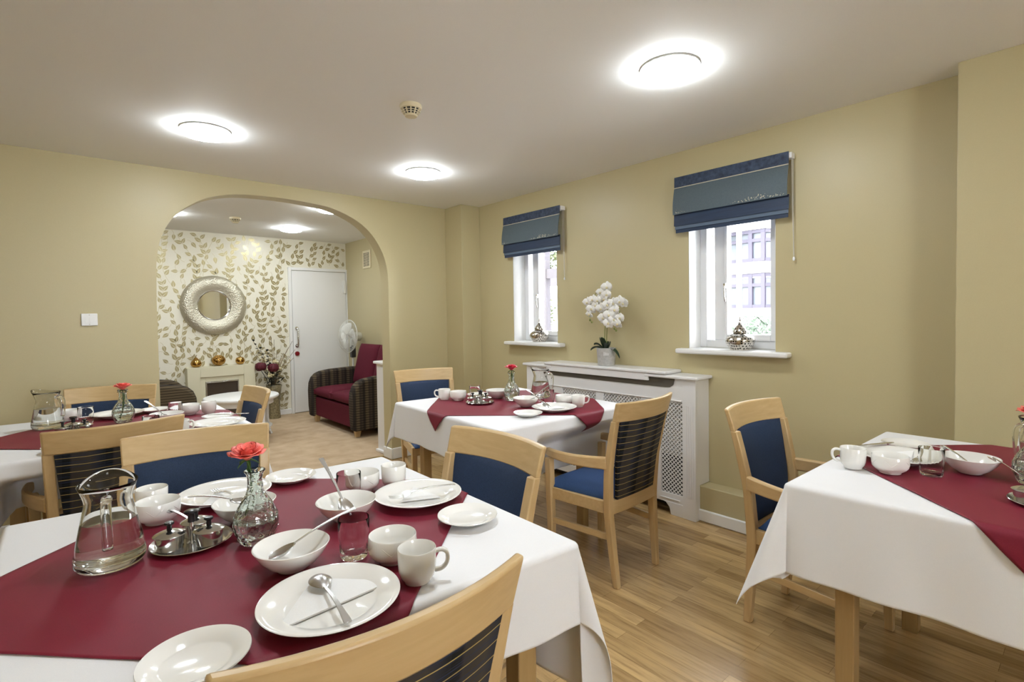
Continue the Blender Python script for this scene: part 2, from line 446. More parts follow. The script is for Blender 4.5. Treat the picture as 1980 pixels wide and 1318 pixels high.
for row in range(-3, 30):
    x0 = .42 + row*.098 + rl.uniform(-.03, .03); z = -.3 + (row % 3)*.17; ph = rl.uniform(0, 6)
    pts = []
    for k in range(90):
        zz = z + k*.035; xx = x0 + .10*math.sin(zz*3.6 + ph) + .035*math.sin(zz*9 + ph*2)
        pts.append((xx, zz))
    vis = [p for p in pts if .3 < p[0] < 3.07 and .02 < p[1] < HL-.02 and not (2.24 < p[0] and p[1] < 2.0)]
    run = []
    for p in pts:
        if p in vis: run.append(p)
        else:
            if len(run) > 2: strip(w, run, .0022, 2)
            run = []
    if len(run) > 2: strip(w, run, .0022, 2)
    for k in range(0, 88, 2):
        p, q = pts[k], pts[k+1]; t = math.atan2(q[1]-p[1], q[0]-p[0])
        s = 1 if (k//2) % 2 else -1
        try_leaf(p[0], p[1], t + s*rl.uniform(.1, 1.0), rl.uniform(.066, .086))
        if rl.random() < .8: try_leaf(p[0], p[1], t - s*rl.uniform(.2, 1.2), rl.uniform(.06, .085))
for _ in range(9000):
    x, z, a = rl.uniform(.3, 3.05), rl.uniform(.05, HL-.05), rl.uniform(0, 2*PI)
    n0 = len(used)
    if any((u[0]-x)**2 + (u[1]-z)**2 < .068**2 for u in used): continue
    try_leaf(x, z, a, rl.uniform(.066, .084))
    if len(used) > n0:
        strip(w, [(x - .05*t*math.cos(a+.5*t), z - .05*t*math.sin(a+.5*t)) for t in (0, .35, .7, 1)], .0020, 2)
struct(build('wall_lounge_back', w, [M['paper'], M['leafgold'], M['vine']], smooth=0, fixn=False), 'cream wallpaper with gold trailing leaves')
skirt('baseboard_lounge', -1.5, 2.296, YB-.016, YB, .075)

# lounge door in its frame
d = struct(build('door_1', MB().box(2.335, 3.075, YB-.028, YB-.003, .012, 1.912), M['white'], bevel=.002), 'white flush lounge door')
f = MB(); f.box(2.292, 2.33, YB-.034, YB, 0, 1.957); f.box(3.08, 3.1, YB-.034, YB, 0, 1.957); f.box(2.33, 3.08, YB-.034, YB, 1.918, 1.957)
build('door_frame', f, M['white'], d, bevel=.003)
hb = MB(); hb.tube([(2.38,YB-.03,1.14),(2.38,YB-.075,1.14),(2.38,YB-.085,1.12),(2.38,YB-.085,.93),(2.38,YB-.075,.91),(2.38,YB-.03,.91)], .011, 10)
for z in (1.14, .91): hb.tube([(2.38,YB-.03,z),(2.38,YB-.036,z)], .024, 14)
build('pull_handle', hb, M['chrome'], d, label='chrome pull handle')
lk = MB(); lk.tube([(2.378,YB-.028,.805),(2.378,YB-.045,.805)], .029, 18)
build('lock_turn', lk, M['redplastic'], d, label='dark red round lock turn')
cl = MB().box(3.035, 3.072, YB-.05, YB-.03, 1.62, 1.80); build('door_closer', cl, M['white'], d, bevel=.003)

# windows
def window(nm, y0, y1, lab):
    X = 3.165
    f = MB()
    ym = [y1-.047, y1-.098, y1-.170]      # jamb / narrow light / mullion
    z0, z1 = WZ
    f.box(X, X+.07, y0, y0+.052, z0, z1); f.box(X, X+.07, ym[0], y1, z0, z1)
    f.box(X, X+.07, y0+.052, ym[0], z0, z0+.05); f.box(X, X+.07, y0+.052, ym[0], z1-.05, z1)
    f.box(X+.004, X+.066, ym[2], ym[1], z0+.05, z1-.05)
    r = struct(build(nm, f, M['upvc'], bevel=.004), lab)
    s = MB(); a, b = y0+.052, ym[2]                     # casement sash
    s.box(X-.012, X+.05, a, a+.03, z0+.05, z1-.05); s.box(X-.012, X+.05, b-.018, b, z0+.05, z1-.05)
    s.box(X-.012, X+.05, a+.03, b-.018, z0+.05, z0+.088); s.box(X-.012, X+.05, a+.03, b-.018, z1-.09, z1-.05)
    build('casement_sash', s, M['upvc'], r, bevel=.005)
    build('glass_pane', MB().box(X+.028, X+.031, a+.025, b-.012, z0+.08, z1-.08), M['pane'], r, smooth=0)
    build('glass_pane', MB().box(X+.028, X+.031, ym[1]+.001, ym[0]-.001, z0+.05, z1-.05), M['pane'], r, smooth=0)
    h = MB(); h.box(X-.03, X-.012, b-.016, b-.002, 1.42, 1.45); h.tube([(X-.035,b-.009,1.435),(X-.036,b-.012,1.37),(X-.03,b-.014,1.335)], .005, 8)
    build('window_handle', h, M['chrome'], r, bevel=.001, label='chrome casement handle')
    st = MB()
    for k in range(9):
        zz = 1.40 - k*.016; st.tube([(X-.006, ym[1]+.02+.006*(k%2), zz), (X-.006, ym[1]+.012+.006*(k%2), zz-.012)], .003, 6)
    build('stay_chain', st, M['chrome'], r)
    rv = MB(); e = .004
    rv.box(XR+.002, X-.001, y1-e, y1-.001, z0, z1-e); rv.box(XR+.002, X-.001, y0+.001, y0+e, z0, z1-e); rv.box(XR+.002, X-.001, y0+.001, y1-.001, z1-e, z1-.001)
    build('window_reveal', rv, M['white'], r, smooth=0)
    sl = MB(); sl.prism([(2.948,y0-.088),(XR-.001,y0-.088),(XR-.001,y0+.002),(X-.001,y0+.002),(X-.001,y1-.002),(XR-.001,y1-.002),(XR-.001,y1+.055),(2.948,y1+.055)], (0,0,.031), (0,0,z0-.030))
    build('window_sill', sl, M['white'], r, bevel=.009)
    return r
window('window_1', W2[0], W2[1], 'white casement window nearer the right wall projection')
window('window_2', W1[0], W1[1], 'white casement window nearer the corner')

# roman blinds
def blind(y0, y1, lab):
    W = y1-y0; r = empty('roman_blind', (XR-.002, (y0+y1)/2, 2.127), 0, lab, 'blind', 'roman blinds at the windows')
    hw = W/2
    def sheet(z0, z1, fx, nu=10, nv=8, wv=.0, ins=0.0, skew=None):
        def F(d):
            def g(u, v):
                z = z0 + (z1-z0)*v; k = hw - ins
                y = -k + 2*k*u
                return (fx(v) - d + wv*math.sin(u*7), y + (skew(v) if skew else 0)*(1 if u > .5 else 1), z)
            return g
        return MB().slab(nu, nv, F(0), F(.004))
    build('head_rail', MB().box(-.045, 0, -hw-.012, hw-.004, -.035, -.004), M['upvc'], r, bevel=.003, label='white end of the head rail')
    build('valance', sheet(0, -.067, lambda v: -.049-.002*v, wv=.0006), M['blindnavy'], r, label='mottled navy top band')
    build('piping', MB().box(-.0575, -.052, -hw, hw, -.071, -.066), M['blindtrim'], r, smooth=0, label='pale silver stitching line')
    em = sheet(-.069, -.237, lambda v: -.051 - .020*math.sin(PI*.62*v), nv=12, wv=.0012); em.mi = 1; re = random.Random(int(y0*100))
    for k in range(330):
        u = re.uniform(-1, 1); cl = math.sin(u*9)*.5+.5
        if re.random() > .35 + .6*cl: continue
        zz = -.230 + abs(re.gauss(0, .010))*(.4+cl); s_ = re.uniform(.0016, .0034)
        em.ball((-.0735, u*hw*.96, zz), .0012, s_, s_, 6, 4)
    build('centre_panel', em, [M['blindmid'], M['blindtrim']], r, label='slate grey blue panel with silver embroidered flowers')
    build('lower_fold', sheet(-.228, -.307, lambda v: -.050-.003*v, wv=.0006, ins=-.002), M['blindlow'], r, label='deep blue lower fold')
    build('hem_band', sheet(-.295, -.328, lambda v: -.0465-.001*v, ins=.002), M['blindband'], r, label='blue grey hem band')
    build('bottom_fold', sheet(-.318, -.350, lambda v: -.042, ins=.005), M['blindlow'], r)
    cd = MB(); yy = -hw-.008
    cd.tube([(-.03, yy, -.02), (-.028, yy-.002, -.3), (-.022, yy-.006, -.56)], .0016, 6)
    cd.tube([(-.014, yy, -.02), (-.014, yy-.001, -.3), (-.018, yy-.007, -.56)], .0016, 6)
    tg = MB(); tg.lathe([(0,0),(.006,.002),(.0075,.012),(.004,.022),(0,.023)], 10, -.02, yy-.0065, -.585)
    c_ = build('pull_cord', cd, M['chain'], r, label='beaded side cord'); build('cord_toggle', tg, M['upvc'], c_)
    return r
blind(1.126, 1.812, 'navy roman blind with slate panel on the window nearest the right wall projection')
blind(2.817, 3.500, 'navy roman blind with slate panel on the window nearest the arch corner')

# ceiling lamps
def lamp(x, y, z, lab):
    r = empty('ceiling_lamp', (x, y, z), 0, lab, 'ceiling light', 'round ceiling lights')
    build('lamp_base', MB().lathe([(0,0),(.112,0),(.1215,-.003),(.1225,-.009),(.1205,-.0095),(.1195,-.008),(0,-.008)], 40), M['white'], r)
    build('diffuser', MB().lathe([(0,-.0085),(.112,-.0085),(.1190,-.010),(.1195,-.018),(.112,-.031),(.08,-.040),(.04,-.044),(0,-.045)], 48), M['lamp'], r, label='lit opal diffuser')
    return r
lamp(.625, 3.215, H, 'lit round ceiling light above the table by the arch wall')
lamp(1.96, 1.215, H, 'large lit round ceiling light closest to the windows and the camera')
lamp(.62, 1.05, H, 'lit round ceiling light above the front table')
lamp(1.975, 3.20, H, 'lit round ceiling light above the table beside the radiator cover')
lamp(2.05, -.95, H, 'lit round ceiling light behind the camera')
lamp(2.07, 6.28, HL, 'lit round ceiling light in the lounge in front of the white door')
lamp(2.00, 4.93, HL, 'lit round ceiling light in the lounge cut by the arch top')
lamp(.80, 4.85, HL, 'unseen round ceiling light added behind the arch top to brighten the lounge')  # added out of view to brighten the lounge
lamp(.78, 6.05, HL, 'lit round ceiling light in the lounge behind the left side of the arch')

def detector(x, y, z, lab):
    r = empty('smoke_detector', (x, y, z), 0, lab, 'smoke detector', 'smoke detectors')
    build('base', MB().lathe([(0,0),(.052,0),(.054,-.010),(.050,-.020),(.046,-.022),(0,-.022)], 32), M['detector'], r)
    build('cap', MB().lathe([(0,-.044),(.028,-.044),(.032,-.050),(.028,-.056),(0,-.058)], 28), M['detector'], r)
    build('smoke_slots', MB().lathe([(.030,-.022),(.043,-.022),(.030,-.045),(.020,-.045)], 28, closed=True), M['dark'], r, label='dark sensing slots')
    fn = MB()
    for k in range(12):
        a = 2*PI*k/12
        fn.sweep([(.046*math.cos(a), .046*math.sin(a), -.022), (.031*math.cos(a), .031*math.sin(a), -.047)], .006, .004)
    for rr, zz in ((.0425,-.030), (.037,-.038)):
        fn.lathe([(rr,zz),(rr+.003,zz-.001),(rr+.002,zz-.004),(rr-.001,zz-.003)], 28, closed=True)
    build('cage', fn, M['detector'], r)
detector(1.318, 2.235, H, 'cream smoke detector on the dining room ceiling')
detector(1.40, 5.95, HL, 'cream smoke detector on the lounge ceiling seen through the arch')

# light switch and lounge vent
r = empty('light_switch', (.137, YA, 1.285), 0, 'white double light switch on the khaki wall left of the arch', 'light switch')
build('face_plate', MB().box(-.040, .040, -.011, 0, -.038, .038), M['detector'] if False else M['white'], r, bevel=.003)
for x in (-.012, .011):
    build('rocker', MB().hexa([(x-.0085,-.018,-.018),(x+.0085,-.018,-.018),(x+.0085,-.010,-.018),(x-.0085,-.010,-.018),(x-.0085,-.012,.018),(x+.0085,-.012,.018),(x+.0085,-.010,.018),(x-.0085,-.010,.018)]), M['white'], r)
for z in (.029, -.029):
    build('screw', MB().tube([(0,-.011,z),(0,-.013,z)], .0035, 10), M['chain'], r)
r = empty('air_vent', (3.1, 6.465, 2.045), 0, 'cream slotted air vent high on the lounge side wall', 'vent')
build('vent_frame', MB().box(-.012, 0, -.115, .115, -.118, .118), M['detector'], r, bevel=.003)
sl = MB()
for k in range(11):
    for y in (-.085, .005): sl.box(-.0135, -.011, y, y+.08, -.088+k*.0165, -.081+k*.0165)
build('vent_slots', sl, M['dark'], r, smooth=0)
# ------------------------------------------------------------------ dining chairs (local +y = the way the sitter faces)
def lean(z):      # y of the rear face of the rear stile at height z
    P = [(0,-.026),(.2,-.010),(.35,0),(.45,-.003),(.56,-.010),(.61,-.019),(.70,-.036),(.80,-.058),(.88,-.083)]
    for (a, ya), (b, yb) in zip(P, P[1:]):
        if z <= b: return ya + (yb-ya)*(z-a)/(b-a)
    return P[-1][1]
def bow(x, k=.047): return -k*(1-(x/.225)**2)
def make_chair(arms, lab, cat='chair', loc=(0,0,0), rz=0, group=None):
    nm = 'dining_armchair' if arms else 'dining_chair'
    r = empty(nm, loc, rz, lab, cat, group)
    for s in (-1, 1):                     # rear legs rise into the back stiles
        rs = []
        for z in (0,.06,.15,.25,.35,.42,.5,.56,.61,.66,.72,.787):
            xc = s*(.166 + .042*(z/.79)); y = lean(z); d = .030 + .008*min(1, z/.3) - .010*max(0, (z-.45)/.34); wx = .014 + .003*min(1, z/.3)
            rs.append([(xc-wx,y,z),(xc+wx,y,z),(xc+wx,y+d,z),(xc-wx,y+d,z)])
        build('rear_leg', MB().rings(rs), M['beech'], r, bevel=.004)
        x = s*.205; top = .552 if arms else .402
        rs = []
        for z, k in ((0,.013),(.2,.017),(top,.018)):
            xx = x + s*(.012*(z-.40)/.15 if z > .41 else 0)
            rs.append([(xx-k,.352-(k-.018),z),(xx+k,.352-(k-.018),z),(xx+k,.388,z),(xx-k,.388,z)])
        build('front_leg', MB().rings(rs), M['beech'], r, bevel=.004)
        build('stretcher', MB().sweep([(s*.175,.010,.232),(s*.204,.357,.232)], .017, .030), M['beechy'], r, bevel=.003)
    fr = MB()
    for s in (-1, 1): fr.sweep([(s*.183,.020,.372),(s*.205,.366,.372)], .022, .058)
    fr.sweep([(-.19,.371,.372),(.19,.371,.372)], .022, .058)
    fr.sweep([(x, .016+bow(x,.016), .375) for x in (-.178,-.12,-.06,0,.06,.12,.178)], .022, .064)
    build('seat_frame', fr, M['beechx'], r, bevel=.003)
    def cush(u, v):
        y = .036 + .368*v; hw = .176 + .034*v; e = (1-abs(2*u-1)**6)*(1-abs(2*v-1)**8)
        x = hw*(2*u-1); rr = .0
        return (x, y, .405 + .040*e**.5*(1+.12*math.sin(PI*u)*math.sin(PI*v)) if e > 0 else .405)
    build('seat_cushion', MB().slab(18, 18, cush, lambda u, v: (cush(u,v)[0]*.985, cush(u,v)[1], .398)), M['blue'], r, smooth=60)
    # top rail: curved and leaning
    rs = []
    for i in range(17):
        u = -1 + i/8; ring = []
        for z, off in ((.783,.020),(.783,-.004),(.874,-.004),(.874,.018)):
            x = u*(.2235 + .006*(z-.783)/.09)
            ring.append((x, lean(z) + off + bow(x) + .004, z))
        rs.append(ring)
    build('top_rail', MB().rings(rs), M['beechx'], r, bevel=.006)
    def hw_(z): return .152 + .040*(z-.41)/.37
    def back(off, bulge):
        def g(u, v):
            z = .408 + .380*v; x = hw_(z)*(2*u-1); e = (1-abs(2*u-1)**4)*(1-abs(2*v-1)**6)
            k = .028 if v > .1 else .028
            return (x, lean(z) + off + bulge*e + bow(x, .016 + .029*v), z)
        return g
    build('back_pad', MB().slab(16, 16, back(.0155, 0), back(.020, .014)), M['navy'], r, smooth=60)
    build('back_panel', MB().slab(16, 16, back(.003, -.003), back(.0145, 0)), M['stripe'], r, smooth=60, label='dark striped cloth on the back')
    if arms:
        for s in (-1, 1):
            pts = catmull([(s*.205,.010,.586),(s*.230,.09,.582),(s*.247,.18,.578),(s*.247,.26,.576),(s*.235,.335,.574),(s*.222,.379,.574)], 4)
            n = len(pts); hh = [.058 - .020*(i/(n-1)) for i in range(n)]
            pts = [Vector((p.x, p.y, p.z + .010*(i/(n-1)))) for i, p in enumerate(pts)]
            build('armrest', MB().sweep(pts, .026, hh), M['beechy'], r, bevel=.007)
    return r
G = 'beech dining chairs with blue seats'
make_chair(False, 'beech dining chair with striped back seen from behind, at the front edge of the photo', loc=(.340,.712,0), rz=math.radians(-2), group=G)
make_chair(False, 'beech dining chair with navy back pad on the window side of the front table', loc=(1.005,1.325,0), rz=math.radians(92), group=G)
make_chair(False, 'beech dining chair with navy back pad behind the front table, facing the jug and rose', loc=(.352,2.075,0), rz=math.radians(180-10), group=G)
make_chair(True, 'beech armchair with striped back seen from behind, drawn up to the arch wall table', loc=(.150,2.615,0), rz=math.radians(7), group=G)
make_chair(False, 'beech dining chair with navy back pad standing against the wall left of the arch', loc=(.207,3.925,0), rz=math.radians(180-14), group=G)
make_chair(False, 'beech dining chair seen nearly side on in front of the white round coffee table', loc=(.765,3.20,0), rz=math.radians(90), group=G)
make_chair(False, 'beech dining chair with navy back pad in the corner behind the radiator side table', loc=(2.045,3.325,0), rz=math.radians(180-15), group=G)
make_chair(True, 'beech armchair with blue seat and striped back standing before the white radiator cover', loc=(2.070,1.488,0), rz=math.radians(2), group=G).scale = (1, .97, 1)
make_chair(True, 'beech armchair with navy back pad beside the table at the right edge of the photo', loc=(2.258,.930,0), rz=PI-math.radians(3), group=G)

# ------------------------------------------------------------------ tables, cloths and maroon overlays
ZT = .754
class Table:
    """corner order: (-x,-y), (+x,-y), (+x,+y), (-x,+y) of the cloth's top; drops for -x, +x, -y, +y sides"""
    def __init__(s, cs, drops, push=(), seed=0, rest=(), lean_=None):
        s.rest = rest
        s.c = [Vector((x, y)) for x, y in cs]; s.dr = drops; s.push = push; s.seed = seed
        c = s.c
        s.ctr = sum(c, Vector((0,0)))/4
        s.ex = (((c[1]-c[0]) + (c[2]-c[3]))/2); s.ey = (((c[3]-c[0]) + (c[2]-c[1]))/2)
        s.ax = s.ex.length/2; s.ay = s.ey.length/2; s.ex.normalize(); s.ey.normalize()
        s.lean = lean_ or {}
    def top(s, u, v):      # u,v in -1..1
        c = s.c; a, b = (u+1)/2, (v+1)/2
        return c[0]*(1-a)*(1-b) + c[1]*a*(1-b) + c[2]*a*b + c[3]*(1-a)*b
R_ = .014
def over(e, fl, R=R_):
    if e <= 0: return 0, 0
    if e < R*PI/2:
        t = e/R; return R*math.sin(t), R*(1-math.cos(t))
    q = e - R*PI/2
    return R + q*math.sin(fl), R + q*math.cos(fl)
def smooth(t): t = max(0, min(1, t)); return t*t*(3-2*t)
def lines(a, d0, d1, n=64):
    L = [-a - d0 + d0*i/44 for i in range(44)] + [-a - .018, -a-.010, -a-.004]
    L = [v for v in L if v < -a - .02] + [-a-.019, -a-.013, -a-.008, -a-.003]
    mid = [-a + 2*a*i/n for i in range(n+1)]
    Rr = [a + .003, a+.008, a+.013, a+.019] + [a + d1*i/44 for i in range(1, 45) if d1*i/44 > .024]
    return L + mid + Rr
def drape(T, s, t, a, b, off=0.0, flare=.035):
    """cloth coordinate (s,t) to world; a,b = half sizes of the flat part"""
    ds = max(0, abs(s)-a); dt = max(0, abs(t)-b); ss = 1 if s > 0 else -1; st = 1 if t > 0 else -1
    u = max(-1, min(1, s/a)); v = max(-1, min(1, t/b))
    k = 1 - R_/T.ax; k2 = 1 - R_/T.ay
    p = T.top(u*k, v*k2)
    if ds == 0 and dt == 0: return (p.x, p.y, ZT + off)
    r = math.hypot(ds, dt); ph = math.atan2(dt, ds)
    corner = ds > 0 and dt > 0
    ln = T.lean.get((ss, st), .26) if corner else 0
    fl = flare + (ln*math.sin(2*ph)**1.3 if corner else 0)
    o, d = over(r, fl, R_ + off)
    if not corner:
        q = t if ds > 0 else s
        o += min(1, d/.2)*(.006*math.sin(q*13 + T.seed) + .004*math.sin(q*31 + T.seed*2))
    o += off*2.2*min(1, d/.05)
    dirx, diry = math.cos(ph)*ss, math.sin(ph)*st
    for (axis, sgn, ctr, hw, dep) in T.push:
        if axis == 'x' and ds > 0 and ss == sgn: al = t
        elif axis == 'y' and dt > 0 and st == sgn: al = s
        else: continue
        f = smooth((hw + .07 - abs(al-ctr))/.07)
        o -= dep*f*smooth((d-.055)/.11)
    for (axis, sgn, ctr, hw, zmin) in T.rest:      # cloth lying on a seat that is pushed under it
        if axis == 'x' and ds > 0 and ss == sgn: al = t
        elif axis == 'y' and dt > 0 and st == sgn: al = s
        else: continue
        ex_ = d - (ZT - zmin)
        if ex_ > 0:
            f = smooth((hw + .07 - abs(al-ctr))/.07); d -= f*ex_; o += f*ex_*.6
    w = T.ex*(dirx*o) + T.ey*(diry*o)
    return (p.x + w.x, p.y + w.y, ZT + off - d)
def table_set(T, lab_t, lab_c, lab_r, runner, legin=.085, seed=0, legpush=True):
    # wooden table
    r = empty('dining_table', (T.ctr.x, T.ctr.y, 0), math.atan2(T.ex.y, T.ex.x), lab_t, 'table', 'square dining tables')
    a, b = T.ax-.058, T.ay-.058
    build('table_top', MB().box(-a, a, -b, b, .722, ZT-.006), M['beechx'], r, bevel=.003)
    ap = MB(); i = .36
    for sy in (-1, 1): ap.box(-a+i, a-i, sy*(b-i)-.01, sy*(b-i)+.01, .655, .722)
    for sx in (-1, 1): ap.box(sx*(a-i)-.01, sx*(a-i)+.01, -b+i, b-i, .655, .722)
    build('apron', ap, M['beechx'], r, bevel=.002)
    for sx in (-1, 1):
        for sy in (-1, 1):
            x, y = sx*(T.ax-legin), sy*(T.ay-legin)
            for (axis, sgn, ctr, hw, dep) in T.push:
                if legpush and sy == sgn and abs(x-ctr) < hw+.13: y -= sy*dep
            k = .0255
            build('table_leg', MB().hexa([(x-k,y-k,0),(x+k,y-k,0),(x+k,y+k,0),(x-k,y+k,0),(x-k,y-k,.722),(x+k,y-k,.722),(x+k,y+k,.722),(x-k,y+k,.722)]), M['tableleg'], r, bevel=.003)
    a, b = T.ax - R_, T.ay - R_
    L = lines(a, T.dr[0], T.dr[1]); K = lines(b, T.dr[2], T.dr[3])
    n, m = len(L)-1, len(K)-1
    g = MB()
    vs = [drape(T, s_, t_, a, b) for t_ in K for s_ in L]
    fs = [(j*(n+1)+i, j*(n+1)+i+1, (j+1)*(n+1)+i+1, (j+1)*(n+1)+i) for j in range(m) for i in range(n)]
    g.add(vs, fs)
    c = build('tablecloth', g, M['cloth'], smooth=180, solid=.0016, fixn=False)
    tag(c, lab_c, 'tablecloth', 'white tablecloths')
    # overlay square, given by four world corners
    P = [Vector(p) for p in runner]
    nn = 120; g = MB(); vs = []
    def loc(p):
        d = p - T.ctr
        # invert the bilinear top by a few Newton-like steps
        u = d.dot(T.ex)/T.ax; v = d.dot(T.ey)/T.ay
        for _ in range(6):
            e = p - T.top(u, v); u += e.dot(T.ex)/T.ax; v += e.dot(T.ey)/T.ay
        return u*T.ax, v*T.ay
    for j in range(nn+1):
        for i in range(nn+1):
            u, v = i/nn, j/nn
            p = P[0]*(1-u)*(1-v) + P[1]*u*(1-v) + P[2]*u*v + P[3]*(1-u)*v
            s_, t_ = loc(p)
            q = drape(T, s_, t_, T.ax - R_, T.ay - R_, off=.0034, flare=.05)
            hz = .0006*(math.sin(p.x*23 + p.y*11) + math.sin(p.x*9 - p.y*27)) if q[2] > ZT else 0
            vs.append((q[0], q[1], q[2] + hz))
    fs = [(j*(nn+1)+i, j*(nn+1)+i+1, (j+1)*(nn+1)+i+1, (j+1)*(nn+1)+i) for j in range(nn) for i in range(nn)]
    g.add(vs, fs)
    o = build('table_overlay', g, M['maroon'], smooth=180, solid=.0010, fixn=False)
    tag(o, lab_r, 'table overlay', 'maroon table overlays')
    return r
def diamond(cx, cy, h, a=0.0):
    return [(cx + h*math.cos(a + k), cy + h*math.sin(a + k)) for k in (PI, -PI/2, 0, PI/2)]
T1 = Table([(-.137,.85),(.876,.777),(.892,1.768),(-.128,1.845)], (.30,.38,.19,.28), seed=1.3, rest=(('x',1,.02,.25,.462),), lean_={(1,-1):.22})
table_set(T1, 'square wooden dining table under the front white cloth', 'white tablecloth on the front table nearest the camera', 'maroon square overlay laid diagonally on the front table, under the large dinner plate and jug', diamond(.345, 1.30, .612, math.radians(-1)))
T2 = Table([(1.464,1.785),(2.432,1.765),(2.468,2.765),(1.513,2.836)], (.215,.32,.31,.22), push=(('y',-1,.12,.31,.145),), seed=2.1, lean_={(-1,1):.20})
table_set(T2, 'square wooden dining table beside the white radiator cover', 'white tablecloth on the table beside the radiator cover', 'maroon square overlay on the table beside the radiator cover', [(1.40,2.325),(2.095,1.655),(2.66,2.30),(1.985,2.99)], legin=.13)
T3 = Table([(-.27,2.655),(.71,2.695),(.713,3.625),(-.27,3.685)], (.28,.27,.28,.27), push=(('y',-1,-.07,.31,.40),), seed=.4)
table_set(T3, 'square wooden dining table beside the wall left of the arch', 'white tablecloth on the table beside the wall left of the arch', 'maroon square overlay on the table beside the wall left of the arch', diamond(.248, 3.13, .62, 0), legin=.10)
T4 = Table([(1.655,-.375),(2.62,-.385),(2.634,.611),(1.624,.633)], (.275,.27,.30,.31), push=(('y',1,.09,.25,.14),), seed=3.2, lean_={(-1,1):.33})
table_set(T4, 'square wooden dining table at the right edge of the photo', 'white tablecloth on the table at the right edge of the photo', 'maroon square overlay on the table at the right edge of the photo', diamond(2.165, .105, .62, 0), legin=.125, legpush=False)

# ------------------------------------------------------------------ radiator cover
rc = empty('radiator_cover', (2.86, 2.36, 0), 0, 'long white radiator cover with lattice grilles under the two windows', 'radiator cover')
def Y(y): return y-2.36
F = 0.0; D = XR-2.86-.002
b = MB()
b.box(0, .018, Y(1.612), Y(1.70), 0, .862); b.box(0, .018, Y(3.02), Y(3.105), 0, .862)
b.box(.0182, D, Y(1.6125), Y(1.630), .215, .862); b.box(.0182, .052, Y(1.6125), Y(1.630), 0, .215)
b.box(.0182, D, Y(3.087), Y(3.1045), 0, .862)
b.box(.004, .016, Y(1.70), Y(3.02), .715, .812)
b.box(.004, .016, Y(1.70), Y(1.78), .812, .862); b.box(.004, .016, Y(2.86), Y(3.02), .812, .862)
b.box(.004, .016, Y(1.70), Y(3.02), .075, .136)
for y0, y1 in ((1.855,2.0),(2.315,2.385),(2.712,2.80)): b.box(.004, .016, Y(y0), Y(y1), .136, .715)
b.box(.002, .016, Y(1.70), Y(1.785), 0, .08); b.box(.002, .016, Y(2.94), Y(3.02), 0, .08)
b.prism([(0,.08),(0,0),(.010,.045),(.035,.072),(.06,.078)], (.014,0,0), (.002, Y(1.785), 0), (0,1,0), (0,0,1))
build('carcass', b, M['radwhite'], rc, bevel=.002)
fl = MB()
for y0 in (1.628,1.642,1.656,1.670): fl.box(-.0025, 0.001, Y(y0), Y(y0+.008), .135, .70)
for y0 in (3.04,3.055,3.07): fl.box(-.0025, 0.001, Y(y0), Y(y0+.008), .135, .70)
fl.box(-.002,.006, Y(1.705), Y(2.99), .722, .727); fl.box(-.002,.006, Y(1.72), Y(1.86), .098, .103)
build('fluting', fl, M['radwhite'], rc, bevel=.001)
c = MB(); c.box(-.024, D, Y(1.588), Y(1.96), .8625, .883)
build('cover_top', c, M['radwhite'], rc, bevel=.006)
c = MB(); c.box(-.024, D, Y(2.80), Y(3.13), .8625, .883)
build('cover_top', c, M['radwhite'], rc, bevel=.006)
c = MB(); c.box(-.030, D, Y(1.80), Y(2.875), .8845, .905)
build('sliding_top', c, M['radwhite'], rc, bevel=.006)
build('fascia', MB().box(-.022, -.006, Y(1.93), Y(2.86), .838, .8835), M['radwhite'], rc, bevel=.002)
slot = MB()  # dark board stands in for the shaded opening under the top
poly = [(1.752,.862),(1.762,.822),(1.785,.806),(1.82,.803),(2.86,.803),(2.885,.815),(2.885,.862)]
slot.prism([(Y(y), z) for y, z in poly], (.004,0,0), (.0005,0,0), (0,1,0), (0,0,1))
build('slot_shade', slot, M['slotshade'], rc, smooth=0, label='dark brown board standing in for the shaded gap below the top')
def lattice(y0, y1, z0, z1, nm='grille'):
    g = MB(); p = .0262; wd = .0034
    for s in (1, -1):
        k = -60
        span = (y1-y0) + (z1-z0)
        off = y0 + z0 if s == 1 else y0 - z1
        n = int(span/p)+2
        for i in range(n):
            cst = off + i*p
            # line y + s*z = cst
            pts = []
            for yy in (y0, y1):
                zz = (cst-yy)*s
                if z0-1e-6 <= zz <= z1+1e-6: pts.append((yy, zz))
            for zz in (z0, z1):
                yy = cst - s*zz
                if y0 < yy < y1: pts.append((yy, zz))
            if len(pts) >= 2:
                pts.sort(); a, c_ = pts[0], pts[-1]
                if math.hypot(a[0]-c_[0], a[1]-c_[1]) > .004:
                    xo = .0085 if s == 1 else .0100
                    g.sweep([(xo, Y(a[0]), a[1]), (xo, Y(c_[0]), c_[1])], wd*2, .0018, up=(1,0,0))
    return build(nm, g, M['radwhite'], rc, smooth=0)
for y0, y1 in ((1.70,1.855),(2.0,2.315),(2.385,2.712),(2.80,3.02)): lattice(y0, y1, .136, .716)
build('shade_lining', MB().box(.10, .104, Y(1.64), Y(3.08), .02, .80), M['dark'], rc, smooth=0)  # near-black board stands in for the shade inside the cover
rd = empty('radiator', (2.925, 2.36, 0), 0, 'grey white panel radiator glimpsed through the lattice of the white cover', 'radiator')
p = MB(); p.box(0, .02, -.62, .62, .36, .78)
for k in range(30): p.box(-.006, 0, -.60+k*.041, -.575+k*.041, .39, .75)
build('panel', p, M['chain'], rd, bevel=.003)
build('bracket', MB().box(.004, .016, -.4, -.36, .006, .37), M['dark'], rd)
build('bracket', MB().box(.004, .016, .36, .4, .006, .37), M['dark'], rd)

